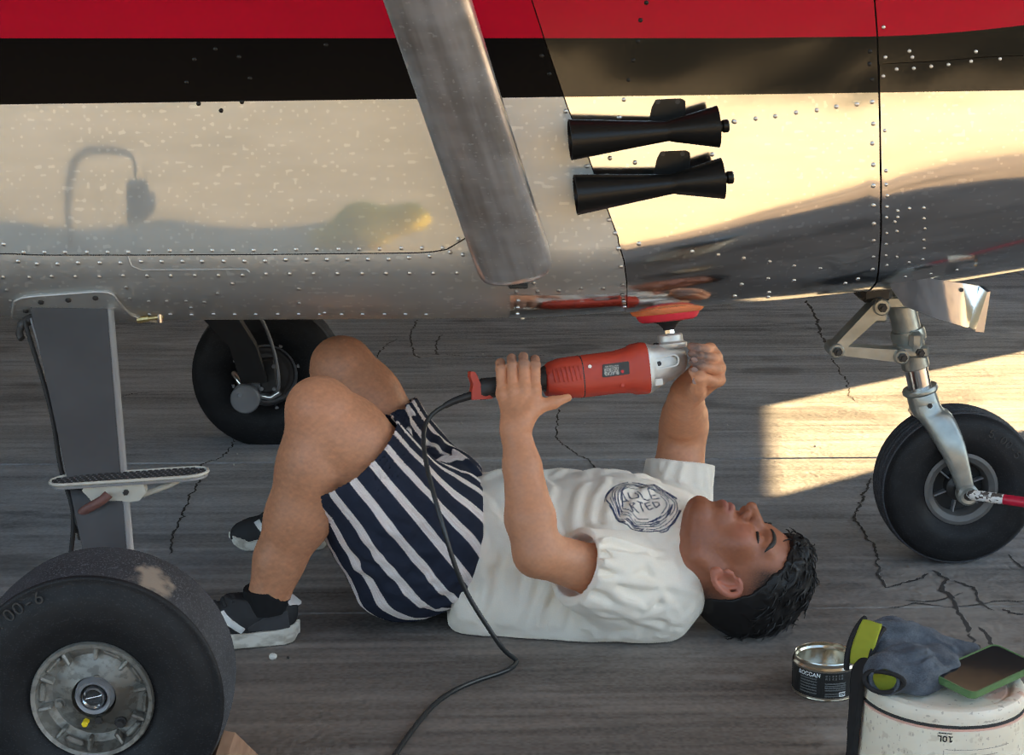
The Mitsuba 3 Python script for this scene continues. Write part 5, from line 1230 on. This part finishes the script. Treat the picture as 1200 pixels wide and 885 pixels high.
# rear grip, switch guard and cord boot
add(PL + '__grip', loft([(-0.002, -0.003, 0.020, 0.018, 0.8), (0.006, -0.002, 0.0215, 0.020, 0.8), (0.05, 0.0, 0.0185, 0.018, 0.85), (0.10, 0.001, 0.0195, 0.019, 0.85), (0.122, 0.003, 0.0225, 0.022, 0.8), (0.131, 0.004, 0.026, 0.026, 0.8)]), M_TOOL_BLACK, 35, 'black rubber rear grip')
gd = rounded([(-0.028, -0.020), (0.006, -0.022), (0.016, -0.022), (0.002, -0.008), (-0.006, 0.004), (-0.012, 0.026), (-0.016, 0.034), (-0.024, 0.036), (-0.026, 0.026), (-0.022, 0.010), (-0.026, -0.004)], 0.002)
add(PL + '__switch_guard', extrude(gd, 0.034, tp(0.006, 0, 0.0), TX, TZ, True), M_TOOL, 30, 'red guard tab at the end of the grip')
add(PL + '__cord_boot', tube([tp(-0.012, -0.011), tp(-0.030, -0.0135), tp(-0.055, -0.019), tp(-0.074, -0.026)], [0.0085, 0.0078, 0.0068, 0.0058], 16), M_TOOL_BLACK, 60)
cord = curve([tp(-0.060, -0.021), tp(-0.074, -0.026), V(-0.0655, 3.075, 0.4621), V(-0.0805, 3.02, 0.4243), V(-0.0688, 2.955, 0.3709), V(-0.0416, 2.90, 0.2856), V(-0.0025, 2.895, 0.1674), V(0.0456, 2.90, 0.0814), V(0.083, 2.925, 0.022), V(0.0958, 2.94, 0.005), V(0.0863, 2.907, 0.0048), V(0.055, 2.875, 0.0048), V(0.0204, 2.848, 0.0048), V(-0.0428, 2.772, 0.0048), V(-0.0867, 2.663, 0.0048), V(-0.1196, 2.546, 0.0048), V(-0.155, 2.40, 0.0048), V(-0.20, 2.22, 0.0048)], 140)
cord[:, 2] = np.maximum(cord[:, 2], 0.0046)
add(PL + '__power_cord', tube(cord, 0.0046, 10), mat('cord', pr((0.022, 0.024, 0.025), 0.32)), 60, 'black power cord hanging down and running over the floor')
# name plate with upside-down lettering
pn = -0.0428
pp = rounded([(-0.027, -0.0135), (0.0285, -0.0125), (0.0300, 0.0125), (-0.0235, 0.0115)], 0.003)
NPc = tp(0.2635, 0.009, pn + 0.0018)
add(PL + '__name_plate', extrude(pp, 0.0022, NPc, TX, TZ, True), M_PLATE, 20)
def letters(text, h, ctr, ex, ey, m, key, bold=True, depth=0.0006, w=None):
    t = meshkit.text_mesh(text, h, depth, bold); b = t.bounds; v = t.vertices - [(b[0, 0] + b[1, 0]) / 2, (b[0, 1] + b[1, 1]) / 2, 0]
    if w: v[:, 0] *= w / (b[1, 0] - b[0, 0])
    ez = np.cross(ex, ey); t.vertices = np.asarray(ctr) + v[:, :1] * ex + v[:, 1:2] * ey + v[:, 2:3] * ez
    return add(key, t, m, False)
fx, fz = -TX, -TZ; off = V(0, -0.0013, 0)
letters('BLACK&', 0.0070, NPc + TX * -0.0075 + TZ * -0.0068 + off, fx, fz, M_TXT, PL + '__name_plate__lettering', False, w=0.029)
letters('DECKER', 0.0064, NPc + TX * -0.0075 + TZ * 0.0012 + off, fx, fz, M_TXT, PL + '__name_plate__lettering', False, w=0.029)
letters('PROFESSIONAL', 0.0021, NPc + TX * -0.0060 + TZ * 0.0072 + off, fx, fz, M_TXT, PL + '__name_plate__lettering', False, w=0.027)
add(PL + '__name_plate__dot', cyl(NPc + TX * 0.0145 + TZ * -0.006 + V(0, -0.0009, 0), NPc + TX * 0.0145 + TZ * -0.006 + V(0, -0.0018, 0), 0.0034, 16), M_PADRED, 20)
# gear head, spindle, pad
add(PL + '__gear_head', loft([(0.333, 0.002, 0.0505, 0.045, 0.56), (0.338, 0.002, 0.0505, 0.045, 0.56), (0.345, 0.002, 0.0480, 0.041, 0.6), (0.356, 0.004, 0.0440, 0.037, 0.65), (0.372, 0.007, 0.0395, 0.034, 0.7), (0.395, 0.010, 0.0345, 0.031, 0.75), (0.412, 0.012, 0.029, 0.027, 0.85), (0.420, 0.013, 0.018, 0.017, 1.0)]), M_GEAR, 35, 'silver cast gear head')
arm = sg.LineString([(0.355, 0.010), (0.385, 0.013)]).buffer(0.0125)
add(PL + '__gear_head__boss', extrude(arm.difference(arm.buffer(-0.003)), 0.006, tp(0, 0, -0.036), TX, TZ, True), M_GEAR, 25)
add(PL + '__gear_head__screw', cyl(tp(0.355, 0.010, -0.034), tp(0.355, 0.010, -0.0385), 0.0048, 16), M_TOOL_BLACK, 20)
add(PL + '__gear_head__block', box((0.018, 0.012, 0.017), tp(0.350, -0.026, -0.0385), 0.002, np.stack([TX, TY, TZ], 1)), M_GEAR, 20)
SA = 0.394
add(PL + '__spindle_collar', join(*[lathe([(0.0, 0.030), (0.031, 0.030), (0.033, 0.034), (0.033, 0.040), (0.027, 0.043), (0.0255, 0.046), (0.0255, 0.056), (0.023, 0.059), (0.0, 0.059)], TZ, tp(SA, 0.006), 40)]), M_GEAR, 30)
add(PL + '__spindle_lock', box((0.012, 0.010, 0.010), tp(SA - 0.032, 0.045, -0.006), 0.002), M_TOOL_BLACK, 20)
add(PL + '__spindle', cyl(tp(SA, 0.055), tp(SA, 0.066), 0.0105, 20, 0.001), M_TOOL_BLACK, 30)
add(PL + '__spindle_nut', cyl(tp(SA, 0.065), tp(SA, 0.076), 0.0105, 6, 0.001), M_CHROME, 20)
add(PL + '__pad_hub', lathe([(0.0, 0.0730), (0.011, 0.0730), (0.014, 0.0790), (0.021, 0.0870), (0.034, 0.0915), (0.0, 0.0915)], TZ, tp(SA, 0), 40), M_TOOL_BLACK, 30)
add(PL + '__backing_plate', lathe([(0.0, 0.0910), (0.050, 0.0910), (0.057, 0.0940), (0.0625, 0.1020), (0.0635, 0.1060), (0.0, 0.1060)], TZ, tp(SA, 0), 64), M_PADRED, 30, 'red backing plate')
add(PL + '__foam_pad', lathe([(0.0, 0.1060), (0.066, 0.1060), (0.0710, 0.1090), (0.0745, 0.1150), (0.0742, 0.1180), (0.073, 0.1190), (0.0, 0.1190)], TZ, tp(SA, 0), 72), M_FOAM, 35, 'orange foam pad')
add(PL + '__wool_face', lathe([(0.0, 0.1180), (0.0735, 0.1180), (0.0735, 0.1220), (0.070, 0.1260), (0.0, 0.1260)], TZ, tp(SA, 0), 64), M_TOOL_BLACK, 35)

# ---------------------------------------------------------------- wax tin
def gold(p, n, uv):
    return mix(c3(0.55, 0.50, 0.38), c3(0.72, 0.70, 0.64), fbm(p.x * 60, p.y * 60, p.z * 90, 3))
M_TIN = mat('tin_metal', pr(proc(gold), 0.18, 1.0))
M_TINLBL = mat('tin_label', pr((0.012, 0.013, 0.013), 0.4))
M_TINGREY = mat('tin_print_grey', pr((0.09, 0.095, 0.095), 0.6))
M_LABELW = mat('label_white', pr((0.70, 0.72, 0.72), 0.6))
WAX = mat('wax', pr((0.62, 0.60, 0.55), 0.22, 0.8))
TC = V(0.6625, 2.797, 0.0); TR, TH = 0.0585, 0.072
labels['wax_tin'] = {'label': 'open black labelled metal wax tin on the floor beside the pail', 'category': 'tin'}
def tr_(*q): return lathe(q, (0, 0, 1), TC, 72)
add('wax_tin__can', tr_((0.0, 0.001), (TR - 0.001, 0.001), (TR + 0.001, 0.003), (TR, 0.006), (TR, TH - 0.014), (TR + 0.0012, TH - 0.012), (TR - 0.002, TH - 0.008), (TR - 0.002, TH - 0.002), (TR - 0.003, TH), (TR - 0.0045, TH - 0.001), (TR - 0.0045, TH - 0.006), (TR - 0.007, TH - 0.010), (TR - 0.004, TH - 0.014), (TR - 0.003, 0.020), (0.0, 0.018)), M_TIN, 25)
add('wax_tin__label', lathe([(TR + 0.0006, 0.0075), (TR + 0.0009, 0.0080), (TR + 0.0009, TH - 0.0165), (TR + 0.0006, TH - 0.016)], (0, 0, 1), TC, 72), M_TINLBL, 30, 'black printed label')
add('wax_tin__wax', cyl(TC + V(0, 0, 0.018), TC + V(0, 0, 0.030), TR - 0.0035, 48), WAX, 30)
def wrap(mesh, a0, z0, R, off=0.0012):
    v = mesh.vertices.copy(); a = a0 + v[:, 0] / R; r = R + off + v[:, 2]
    m = mesh.copy(); m.vertices = np.c_[np.cos(a) * r, np.sin(a) * r, z0 + v[:, 1]]; return m
def wrap_text(text, h, a0, z0, R, C, off=0.0010, bold=True, flip=False):
    t = meshkit.text_mesh(text, h, 0.0004, bold); b = t.bounds; t.vertices -= [(b[0, 0] + b[1, 0]) / 2, (b[0, 1] + b[1, 1]) / 2, 0]
    if flip: t.vertices[:, :2] *= -1
    m = wrap(t, a0, z0, R, off); m.vertices += C; return m
def wrap_rect(w, h, a0, z0, R, C, off=0.0010):
    n = max(2, int(w / 0.004)); x = np.linspace(-w / 2, w / 2, n); v = np.vstack([np.c_[x, x * 0 - h / 2, x * 0], np.c_[x, x * 0 + h / 2, x * 0]])
    f = []
    for j in range(n - 1): f += [[j, j + 1, n + j + 1], [j, n + j + 1, n + j]]
    m = wrap(trimesh.Trimesh(v, f, process=False), a0, z0, R, off); m.vertices += C; return m
AV = -math.pi / 2 - 0.22                               # side of the tin that faces the camera
add('wax_tin__label__title', wrap_text('ROCCAN', 0.0075, AV - 0.50, 0.0505, TR, TC), M_LABELW, False)
rows_t = [wrap_rect(0.034, 0.0028, AV - 0.52, 0.0425 - 0.0055 * i, TR, TC) for i in range(6)]
add('wax_tin__label__small_print', join(*rows_t, *[wrap_rect(0.040, 0.0026, AV + 0.36, 0.0355 - 0.0042 * i, TR, TC) for i in range(4)], *[wrap_rect(0.030, 0.0024, AV + 0.28, 0.0160 - 0.0045 * i, TR, TC) for i in range(2)]), M_TINGREY, False, None, None, None, 'stuff')
add('wax_tin__label__pictograms', join(*[wrap_rect(0.0085, 0.0038, AV + 0.10 + 0.21 * i, 0.0505 - 0.0055 * j, TR, TC) for i in range(3) for j in range(2)]), M_TINGREY, False, None, None, None, 'stuff')
add('wax_tin__label__barcode_patch', wrap_rect(0.0125, 0.009, AV + 0.58, 0.0145, TR, TC, 0.0013), M_LABELW, False)
add('wax_tin__label__barcode', join(*[wrap_rect(w, 0.0055, AV + 0.58 + dx / TR, 0.0148, TR, TC, 0.0016) for dx, w in ((-0.004, 0.0012), (-0.0022, 0.0006), (-0.001, 0.0012), (0.0012, 0.0008), (0.003, 0.0014), (0.0044, 0.0005))]), M_TINLBL, False, None, None, None, 'stuff')

# ---------------------------------------------------------------- upturned pail
def pail_col(p, n, uv):
    a = fbm(p.x * 14, p.y * 14, p.z * 14, 4); d = smoothstep(0.62, 0.70, fbm(p.x * 70, p.y * 70, p.z * 70, 3)); sc = smoothstep(0.80, 0.86, noise(p.x * 330, p.y * 330, p.z * 140))
    c = mix(c3(0.66, 0.58, 0.44), c3(0.78, 0.72, 0.60), a)
    c = mix(c, c3(0.40, 0.30, 0.19), 0.30 * d)
    return mix(c, c3(0.25, 0.19, 0.14), 0.4 * sc)
def lid_col(p, n, uv):
    a = fbm(p.x * 30, p.y * 30, p.z * 30, 4); c = mix(c3(0.60, 0.53, 0.42), c3(0.76, 0.71, 0.61), a)
    r = smoothstep(1.3, 0.5, dr.sqrt(dr.square((p.x - 0.775) / 0.03) + dr.square((p.y - 2.165) / 0.03)) + 1.1 * (fbm(p.x * 90, p.y * 90, 1.0, 3) - 0.5))
    c = mix(c, c3(0.50, 0.16, 0.10), 0.55 * r)
    s = smoothstep(0.66, 0.74, fbm(p.x * 150, p.y * 150, p.z * 150, 3))
    return mix(c, c3(0.24, 0.19, 0.14), 0.5 * s)
M_PAIL = mat('pail_plastic', pr(proc(pail_col), 0.42))
M_PAILTOP = mat('pail_base_dirty', pr(proc(lid_col), 0.6))
M_PAILRED = mat('pail_red', pr((0.42, 0.075, 0.045), 0.5))
M_PINK = mat('pail_pink', pr((0.62, 0.36, 0.28), 0.5))
PC = V(0.6990, 2.212, 0.0); PR, PH = 0.1165, 0.270
labels['pail'] = {'label': 'scuffed off-white plastic pail standing upside down under the towel and the phone', 'category': 'bucket'}
def pl_(*q): return lathe(q, (0, 0, 1), PC, 96)
add('pail__body', pl_((PR + 0.010, 0.0), (PR + 0.004, PH - 0.0270), (PR + 0.0025, PH - 0.0250), (PR + 0.001, PH - 0.0210), (PR - 0.001, PH - 0.0210)), M_PAIL, 30)
add('pail__base', pl_((PR - 0.001, PH - 0.0235), (PR + 0.002, PH - 0.0210), (PR + 0.0030, PH - 0.0130), (PR + 0.0020, PH - 0.006), (PR - 0.001, PH - 0.0015), (PR - 0.005, PH), (PR - 0.014, PH - 0.0005), (PR - 0.018, PH - 0.003), (PR - 0.020, PH - 0.0065), (PR - 0.024, PH - 0.0070), (PR - 0.026, PH - 0.0058), (0.0, PH - 0.0058)), M_PAILTOP, 30, 'dirty raised base of the pail')
add('pail__groove', lathe([(PR + 0.0005, PH - 0.0255), (PR + 0.0036, PH - 0.0250), (PR + 0.0036, PH - 0.0218), (PR + 0.0005, PH - 0.0212)], (0, 0, 1), PC, 96), M_SEAM, 30)
add('pail__ring', lathe([(PR + 0.0030, PH - 0.0295), (PR + 0.0048, PH - 0.0285), (PR + 0.0046, PH - 0.0258), (PR + 0.003, PH - 0.0253)], (0, 0, 1), PC, 96), M_PINK, 30, 'pink line under the groove')
CA = math.atan2(-PC[1], -PC[0])                        # towards the camera
add('pail__panel', wrap_rect(0.040, 0.20, CA - 1.33, PH - 0.160, PR + 0.0045, PC, 0.0012), M_PAILRED, False, 'red printed strip at the left edge')
add('pail__mark', wrap_text('10L', 0.0085, CA + 0.07, PH - 0.0400, PR + 0.0045, PC, 0.0012, True, True), M_TINLBL, False, 'volume mark printed upside down')
add('pail__mark_line', wrap_rect(0.018, 0.0014, CA + 0.07, PH - 0.0315, PR + 0.0045, PC, 0.0012), M_TINLBL, False)
fr = []
for x0, x1, z0, z1 in ((0.0, 0.10, -0.056, -0.0552), (0.0, 0.0008, -0.20, -0.056)):
    fr.append(wrap_rect(x1 - x0, abs(z1 - z0), CA + 0.06 + (x0 + x1) / 2 / PR, PH + (z0 + z1) / 2, PR + 0.005, PC, 0.0010))
rng = np.random.default_rng(8)
for i in range(5): fr.append(wrap_rect(0.05 + 0.03 * rng.random(), 0.0011, CA + 0.48, PH - 0.065 - 0.0075 * i, PR + 0.005, PC, 0.0010))
add('pail__print', join(*fr), mat('faint_print', pr((0.36, 0.31, 0.26), 0.6)), False, None, None, None, 'stuff')

# ---------------------------------------------------------------- microfibre towel on the pail
def tow_c(p, n, uv):
    a = fbm(p.x * 60, p.y * 60, p.z * 60, 3); b = noise(p.x * 700, p.y * 700, p.z * 700)
    return mix(c3(0.040, 0.048, 0.062), c3(0.100, 0.118, 0.145), a) * (0.7 + 0.6 * b)
M_TOWEL = mat('towel_grey', pr(proc(tow_c), 0.95, 0.0, 0.1, sheen=0.6))
M_LIME = mat('towel_lime', pr((0.30, 0.32, 0.030), 0.95))
M_HEM = mat('towel_hem', pr((0.012, 0.012, 0.013), 0.9))
labels['towel'] = {'label': 'crumpled grey microfibre towel with lime lining and black hem draped over the pail', 'category': 'towel'}
Z0 = PH
MC, MD = V(0.596, 2.150, Z0 + 0.026), unit(V(-0.30, -0.93, 0.12))       # open end of the front roll
TF = [(V(0.61, 2.20, Z0 + 0.06), V(0.70, 2.23, Z0 + 0.03), 0.010, 0.010), (V(0.62, 2.17, Z0 + 0.05), V(0.70, 2.20, Z0 + 0.025), 0.008, -0.009), (V(0.65, 2.16, Z0 + 0.036), V(0.72, 2.21, Z0 + 0.02), 0.009, 0.008), (V(0.60, 2.25, Z0 + 0.07), V(0.70, 2.28, Z0 + 0.05), 0.010, 0.009), (V(0.66, 2.24, Z0 + 0.05), V(0.74, 2.27, Z0 + 0.02), 0.009, -0.009)]
def f_roll(P):
    d = chain(P, [MC, MC - MD * 0.030, V(0.650, 2.190, Z0 + 0.026), V(0.700, 2.220, Z0 + 0.014), V(0.730, 2.250, Z0 + 0.006)], [0.0235, 0.027, 0.029, 0.021, 0.012], 0.02)
    d = su(d, chain(P, [V(0.600, 2.255, Z0 + 0.046), V(0.640, 2.275, Z0 + 0.040), V(0.690, 2.290, Z0 + 0.024), V(0.770, 2.300, Z0 + 0.008)], [0.026, 0.027, 0.021, 0.012], 0.02), 0.008)
    d = su(d, chain(P, [V(0.620, 2.22, Z0 + 0.02), V(0.700, 2.255, Z0 + 0.012), V(0.765, 2.290, Z0 + 0.006)], [0.034, 0.022, 0.010], 0.02), 0.010)
    return su(d, chain(P, [V(0.650, 2.170, Z0 + 0.006), V(0.685, 2.190, Z0 + 0.004)], [0.024, 0.016], 0.02), 0.012)
TF = foldset(f_roll, TF)
def f_towel(P):
    d = f_roll(P) - folds(P, TF) - 0.007 * (meshkit.fbm(P * 34, 3, 12) - 0.5)
    d = np.maximum(d, np.where(np.linalg.norm(P - MC, axis=1) < 0.06, (P - MC) @ MD - 0.012, -1))
    d = ss(d, cone(P, MC + MD * 0.05, MC - MD * 0.010, 0.0185, 0.0165), 0.004)
    return np.maximum(d, Z0 + 0.0006 - P[:, 2])
tw = biggest(solid(f_towel, (0.54, 2.08, Z0 - 0.004), (0.82, 2.36, Z0 + 0.10), 0.0028))
add('towel__cloth', tw, M_TOWEL, True)
def sheet(rows_, n=14, th=0.004):
    """thick strip through cross rows (left, right points)"""
    A_ = curve([r[0] for r in rows_], 30); B_ = curve([r[1] for r in rows_], 30); t = np.linspace(0, 1, n)
    G_ = A_[:, None] * (1 - t[None, :, None]) + B_[:, None] * t[None, :, None]
    G_ = G_ + 0.006 * (meshkit.fbm(G_ * 40, 2, 3)[..., None] - 0.5)
    N_ = np.cross(np.gradient(G_, axis=0), np.gradient(G_, axis=1)); N_ /= np.maximum(np.linalg.norm(N_, axis=2, keepdims=True), 1e-9)
    top, bot = G_ + N_ * th / 2, G_ - N_ * th / 2; a, b = 30, n; f = []
    ix = np.arange(a * b).reshape(a, b); k = a * b
    for i in range(a - 1):
        for j in range(b - 1):
            p, q, r, s = ix[i, j], ix[i + 1, j], ix[i + 1, j + 1], ix[i, j + 1]; f += [[p, q, r], [p, r, s], [k + p, k + r, k + q], [k + p, k + s, k + r]]
    rim = list(ix[0, :]) + list(ix[1:, -1]) + list(ix[-1, -2::-1]) + list(ix[-2:0:-1, 0])
    for i in range(len(rim)):
        p, q = rim[i], rim[(i + 1) % len(rim)]; f += [[p, k + p, k + q], [p, k + q, q]]
    m = trimesh.Trimesh(np.vstack([top.reshape(-1, 3), bot.reshape(-1, 3)]), f, process=False); trimesh.repair.fix_normals(m); return m
# lime inside of the roll and the black bound rim round it
lin = lathe([(0.0, -0.012), (0.014, -0.011), (0.0235, -0.004), (0.0270, 0.010)], MD, MC, 40); lin.vertices += (lin.vertices - MC) @ unit(np.cross(MD, np.cross(V(0, 0, 1), MD)))[:, None] * -0.34 * unit(np.cross(MD, np.cross(V(0, 0, 1), MD)))
add('towel__lining', lin, M_LIME, 40, 'lime green lining showing inside the roll')
mx, my, _ = frame(MD); my = my * 0.54; tt = np.linspace(0, 2 * np.pi, 49)
add('towel__hem', tube([MC + MD * (0.011 + 0.004 * math.sin(2 * t)) + (0.0275 + 0.0015 * math.sin(3 * t)) * (math.cos(t) * mx + math.sin(t) * my) for t in tt], 0.0036, 8, False), M_HEM, 60, 'black bound edge')
add('towel__lining', sheet([(V(0.566, 2.230, Z0 + 0.020), V(0.586, 2.200, Z0 + 0.028)), (V(0.572, 2.235, Z0 + 0.052), V(0.595, 2.207, Z0 + 0.054)), (V(0.586, 2.248, Z0 + 0.078), V(0.608, 2.226, Z0 + 0.078))], 10), M_LIME, True)
add('towel__hem', tube(curve([V(0.560, 2.225, Z0 + 0.010), V(0.563, 2.232, Z0 + 0.040), V(0.574, 2.242, Z0 + 0.064), V(0.592, 2.258, Z0 + 0.078)], 30), 0.0042, 8), M_HEM, 60)
add('towel__hem', tube(curve([V(0.586, 2.198, Z0 + 0.018), V(0.590, 2.204, Z0 + 0.042), V(0.602, 2.222, Z0 + 0.060), V(0.616, 2.240, Z0 + 0.068)], 30), 0.0042, 8), M_HEM, 60)
add('towel__hanging_edge', sheet([(V(0.591, 2.212, Z0 + 0.036), V(0.593, 2.190, Z0 + 0.034)), (V(0.574, 2.215, Z0 + 0.026), V(0.578, 2.180, Z0 + 0.022)), (V(0.567, 2.215, Z0 - 0.010), V(0.573, 2.184, Z0 - 0.006)), (V(0.565, 2.208, Z0 - 0.06), V(0.570, 2.186, Z0 - 0.06)), (V(0.565, 2.210, Z0 - 0.11), V(0.569, 2.192, Z0 - 0.11)), (V(0.564, 2.215, Z0 - 0.155), V(0.569, 2.197, Z0 - 0.15))], 12, 0.009), M_HEM, True, 'black end hanging down the side of the pail')

# ---------------------------------------------------------------- phone in a green case
PA, PB, PD = V(0.6624, 2.1544, Z0 + 0.011), V(0.6960, 2.128, Z0 + 0.009), V(0.7856, 2.2858, Z0 + 0.011)
px_ = unit(V(1.0, 0.76, 0.03)); py_ = unit(np.cross(unit(V(0.05, -0.10, 1)), px_)); pz_ = np.cross(px_, py_)
Pc = V(0.7555, 2.200, Z0 + 0.0165)
PLn, PWn = 0.160, 0.078
Rp = np.stack([px_, py_, pz_], 1)
labels['phone'] = {'label': 'smartphone with dark screen in a green case lying on the pail', 'category': 'phone'}
rr = lambda w, h, r: sg.box(-w / 2 + r, -h / 2 + r, w / 2 - r, h / 2 - r).buffer(r, quad_segs=8)
def slab(poly, z0, z1, bev):
    ms = []
    for a, b, i in ((z0, z0 + bev, 1), (z0 + bev, z1 - bev, 0), (z1 - bev, z1, 1)):
        m = trimesh.creation.extrude_polygon(poly.buffer(-bev * 0.5 * i), b - a, engine='earcut'); v = m.vertices
        m.vertices = Pc + v[:, :1] * px_ + v[:, 1:2] * py_ + (v[:, 2:3] + a) * pz_; ms.append(m)
    return join(*ms)
add('phone__case', slab(rr(PLn, PWn, 0.012).difference(rr(PLn - 0.006, PWn - 0.006, 0.010)), -0.0055, 0.0055, 0.0012), mat('case_green', pr((0.085, 0.165, 0.065), 0.5)), 30)
add('phone__back', slab(rr(PLn - 0.004, PWn - 0.004, 0.010), -0.005, -0.002, 0.0005), 'mat_case_green', 30)
add('phone__screen', slab(rr(PLn - 0.0062, PWn - 0.0062, 0.0098), -0.002, 0.0046, 0.0006), mat('screen', pr((0.006, 0.006, 0.008), 0.08, 0.0, 0.5)), 30, 'dark glossy screen')

# ---------------------------------------------------------------- wheel chock, pebbles
def wood(p, n, uv):
    g = fbm(p.x * 20, p.y * 20, p.z * 160, 3); return mix(c3(0.22, 0.11, 0.06), c3(0.42, 0.26, 0.17), g)
WK = mat('chock_wood', pr(proc(wood), 0.8))
ck = extrude([(-0.447, 0.0), (-0.325, 0.0), (-0.340, 0.040), (-0.378, 0.082), (-0.396, 0.086), (-0.412, 0.062), (-0.448, 0.030)], 0.13, (0.0, 2.40, 0.0), (1, 0, 0), (0, 0, 1), True)
add('wheel_chock', ck, WK, False, 'rough wooden wedge chocking the near main wheel', 'wheel chock')
pb = trimesh.creation.icosphere(3, 0.0075); pb.vertices *= [1.1, 0.95, 0.85]; pb.vertices += 0.0015 * (meshkit.noise(pb.vertices * 220)[:, None] - 0.5) + V(-0.3767, 2.972, 0.0062)
add('pebble', pb, mat('chalk', pr((0.62, 0.60, 0.56), 0.9)), True, 'white pebble on the floor beside the near shoe', 'pebble')
p2 = trimesh.creation.icosphere(2, 0.0026); p2.vertices += V(-0.348, 2.975, 0.0024)
add('pebble_001', p2, 'mat_crack', True, 'tiny dark pebble just right of the white one', 'pebble')
rng = np.random.default_rng(44); grit = []
for i in range(60):
    r = 0.0012 + 0.0026 * rng.random() ** 2; g = trimesh.creation.icosphere(1, r); g.vertices *= 0.7 + 0.5 * rng.random(3); g.vertices += V(rng.uniform(-0.9, 1.2), rng.uniform(3.8, 6.0), r * 0.6); grit.append(g)
add('grit', join(*grit), 'mat_chalk', True, 'pale crumbs of grit scattered over the concrete', 'grit', None, 'stuff')

# ---------------------------------------------------------------- outside, in front of the hangar: seen only mirrored in the door skin
def f_heap(P):
    d = chain(P, [V(-0.74, -2.75, 0.02), V(-0.54, -2.72, 0.10), V(-0.26, -2.68, 0.17)], [0.10, 0.15, 0.10], 0.1)
    return np.maximum(d - 0.06 * (meshkit.fbm(P * [7, 7, 12], 3, 2) - 0.5), -0.045 - P[:, 2])
add('yellow_cover', biggest(solid(f_heap, (-1.1, -3.1, -0.1), (-0.1, -2.3, 0.5), 0.014)), mat('yellow_cloth', pr((0.90, 0.66, 0.02), 0.8)), True, 'yellow cloth cover heaped on the apron, mirrored in the door skin', 'cover')
labels['work_lamp'] = {'label': 'dark floodlight on a bent tube stand, mirrored in the door skin', 'category': 'lamp'}
LX = -1.95
add('work_lamp__stand', join(tube(curve([V(LX - 0.42, -2.7, -0.05), V(LX - 0.40, -2.7, 0.35), V(LX - 0.33, -2.7, 0.52), V(LX - 0.10, -2.7, 0.56), V(LX + 0.02, -2.7, 0.55), V(LX + 0.07, -2.7, 0.40)], 40), 0.018, 8), cyl((LX - 0.42, -2.7, -0.05), (LX - 0.42, -2.7, -0.02), 0.16, 24)), M_DARK, 60)
add('work_lamp__head', join(box((0.26, 0.16, 0.22), (LX + 0.10, -2.7, 0.27), 0.02), box((0.12, 0.12, 0.12), (LX + 0.24, -2.7, 0.24), 0.02)), M_DARK, 30)

# ---------------------------------------------------------------- cracks of the slab: dark jagged fissures with chipped pale edges
CRK = [([(-0.682, 4.665), (-0.688, 4.475), (-0.734, 4.386), (-0.715, 4.135), (-0.717, 3.946), (-0.693, 3.612)], 0.0028), ([(-0.199, 6.59), (-0.215, 6.225), (-0.198, 5.975), (-0.171, 5.818)], 0.0035), ([(-0.089, 6.273), (-0.113, 6.103), (-0.103, 5.877)], 0.0035), ([(-0.254, 6.192), (-0.293, 6.092), (-0.327, 5.823)], 0.003), ([(0.298, 5.01), (0.27, 4.739), (0.274, 4.588), (0.347, 4.398), (0.394, 4.126)], 0.0025), ([(1.093, 4.203), (1.042, 4.044), (0.97, 3.86), (0.963, 3.677), (0.942, 3.503), (0.918, 3.417), (0.916, 3.334), (0.969, 3.376), (1.038, 3.43)], 0.0034), ([(1.041, 3.33), (1.042, 3.25), (1.025, 3.15), (1.019, 3.069)], 0.006), ([(1.054, 3.101), (1.049, 3.04), (1.051, 2.995)], 0.005), ([(1.126, 3.202), (1.141, 3.176), (1.169, 3.171)], 0.005), ([(1.058, 3.453), (1.067, 3.384), (1.038, 3.319), (1.05, 3.266)], 0.006), ([(1.082, 3.384), (1.107, 3.328), (1.097, 3.249), (1.11, 3.192)], 0.004), ([(1.018, 3.069), (1.018, 2.987), (1.014, 2.922)], 0.004), ([(1.257, 3.554), (1.26, 3.494), (1.27, 3.447)], 0.003), ([(0.891, 3.219), (0.959, 3.237), (1.017, 3.215), (1.117, 3.243), (1.202, 3.251)], 0.0025), ([(0.938, 3.259), (0.98, 3.247), (1.035, 3.277), (1.08, 3.302)], 0.003), ([(1.507, 7.014), (1.465, 6.639), (1.402, 6.229), (1.378, 6.059)], 0.006), ([(1.344, 5.773), (1.308, 5.416), (1.263, 5.099)], 0.003), ([(-1.152, 5.171), (-1.117, 5.268), (-1.051, 5.291)], 0.0025), ([(-0.142, 5.894), (0.048, 5.842), (0.3, 5.85)], 0.002)]
rng = np.random.default_rng(77)
for pts, w in CRK:
    p = resample(pts, max(8, int(shapely.LineString(pts).length / 0.012)))
    t = np.gradient(p, axis=0); t /= np.linalg.norm(t, axis=1, keepdims=True); s = np.c_[-t[:, 1], t[:, 0]]
    p = p + s * (0.5 * rng.normal(0, 0.005, (len(p), 1)) + 0.014 * (meshkit.noise(np.c_[p * 22, p[:, :1] * 0], 3)[:, None] - 0.5)); ww = w * (0.35 + 0.9 * rng.random(len(p))) ; ww[0] = ww[-1] = 0.0004
    def rib(o, wid, z):
        a, b = p + s * (o + wid)[:, None], p + s * (o - wid)[:, None]; n = len(p)
        v = np.vstack([np.c_[a, np.full(n, z)], np.c_[b, np.full(n, z)]]); f = []
        for j in range(n - 1): f += [[j, n + j, n + j + 1], [j, n + j + 1, j + 1]]
        return trimesh.Trimesh(v, f, process=False)
    k = add('floor__crack', rib(ww * 0, ww, 0.0004), M_CRACK, False)
    add(k + '__chipped_edge', rib(ww * 0.8 + 0.001 * rng.random(len(p)), ww * 0.5 * rng.random(len(p)), 0.0002), M_CHIP, False)
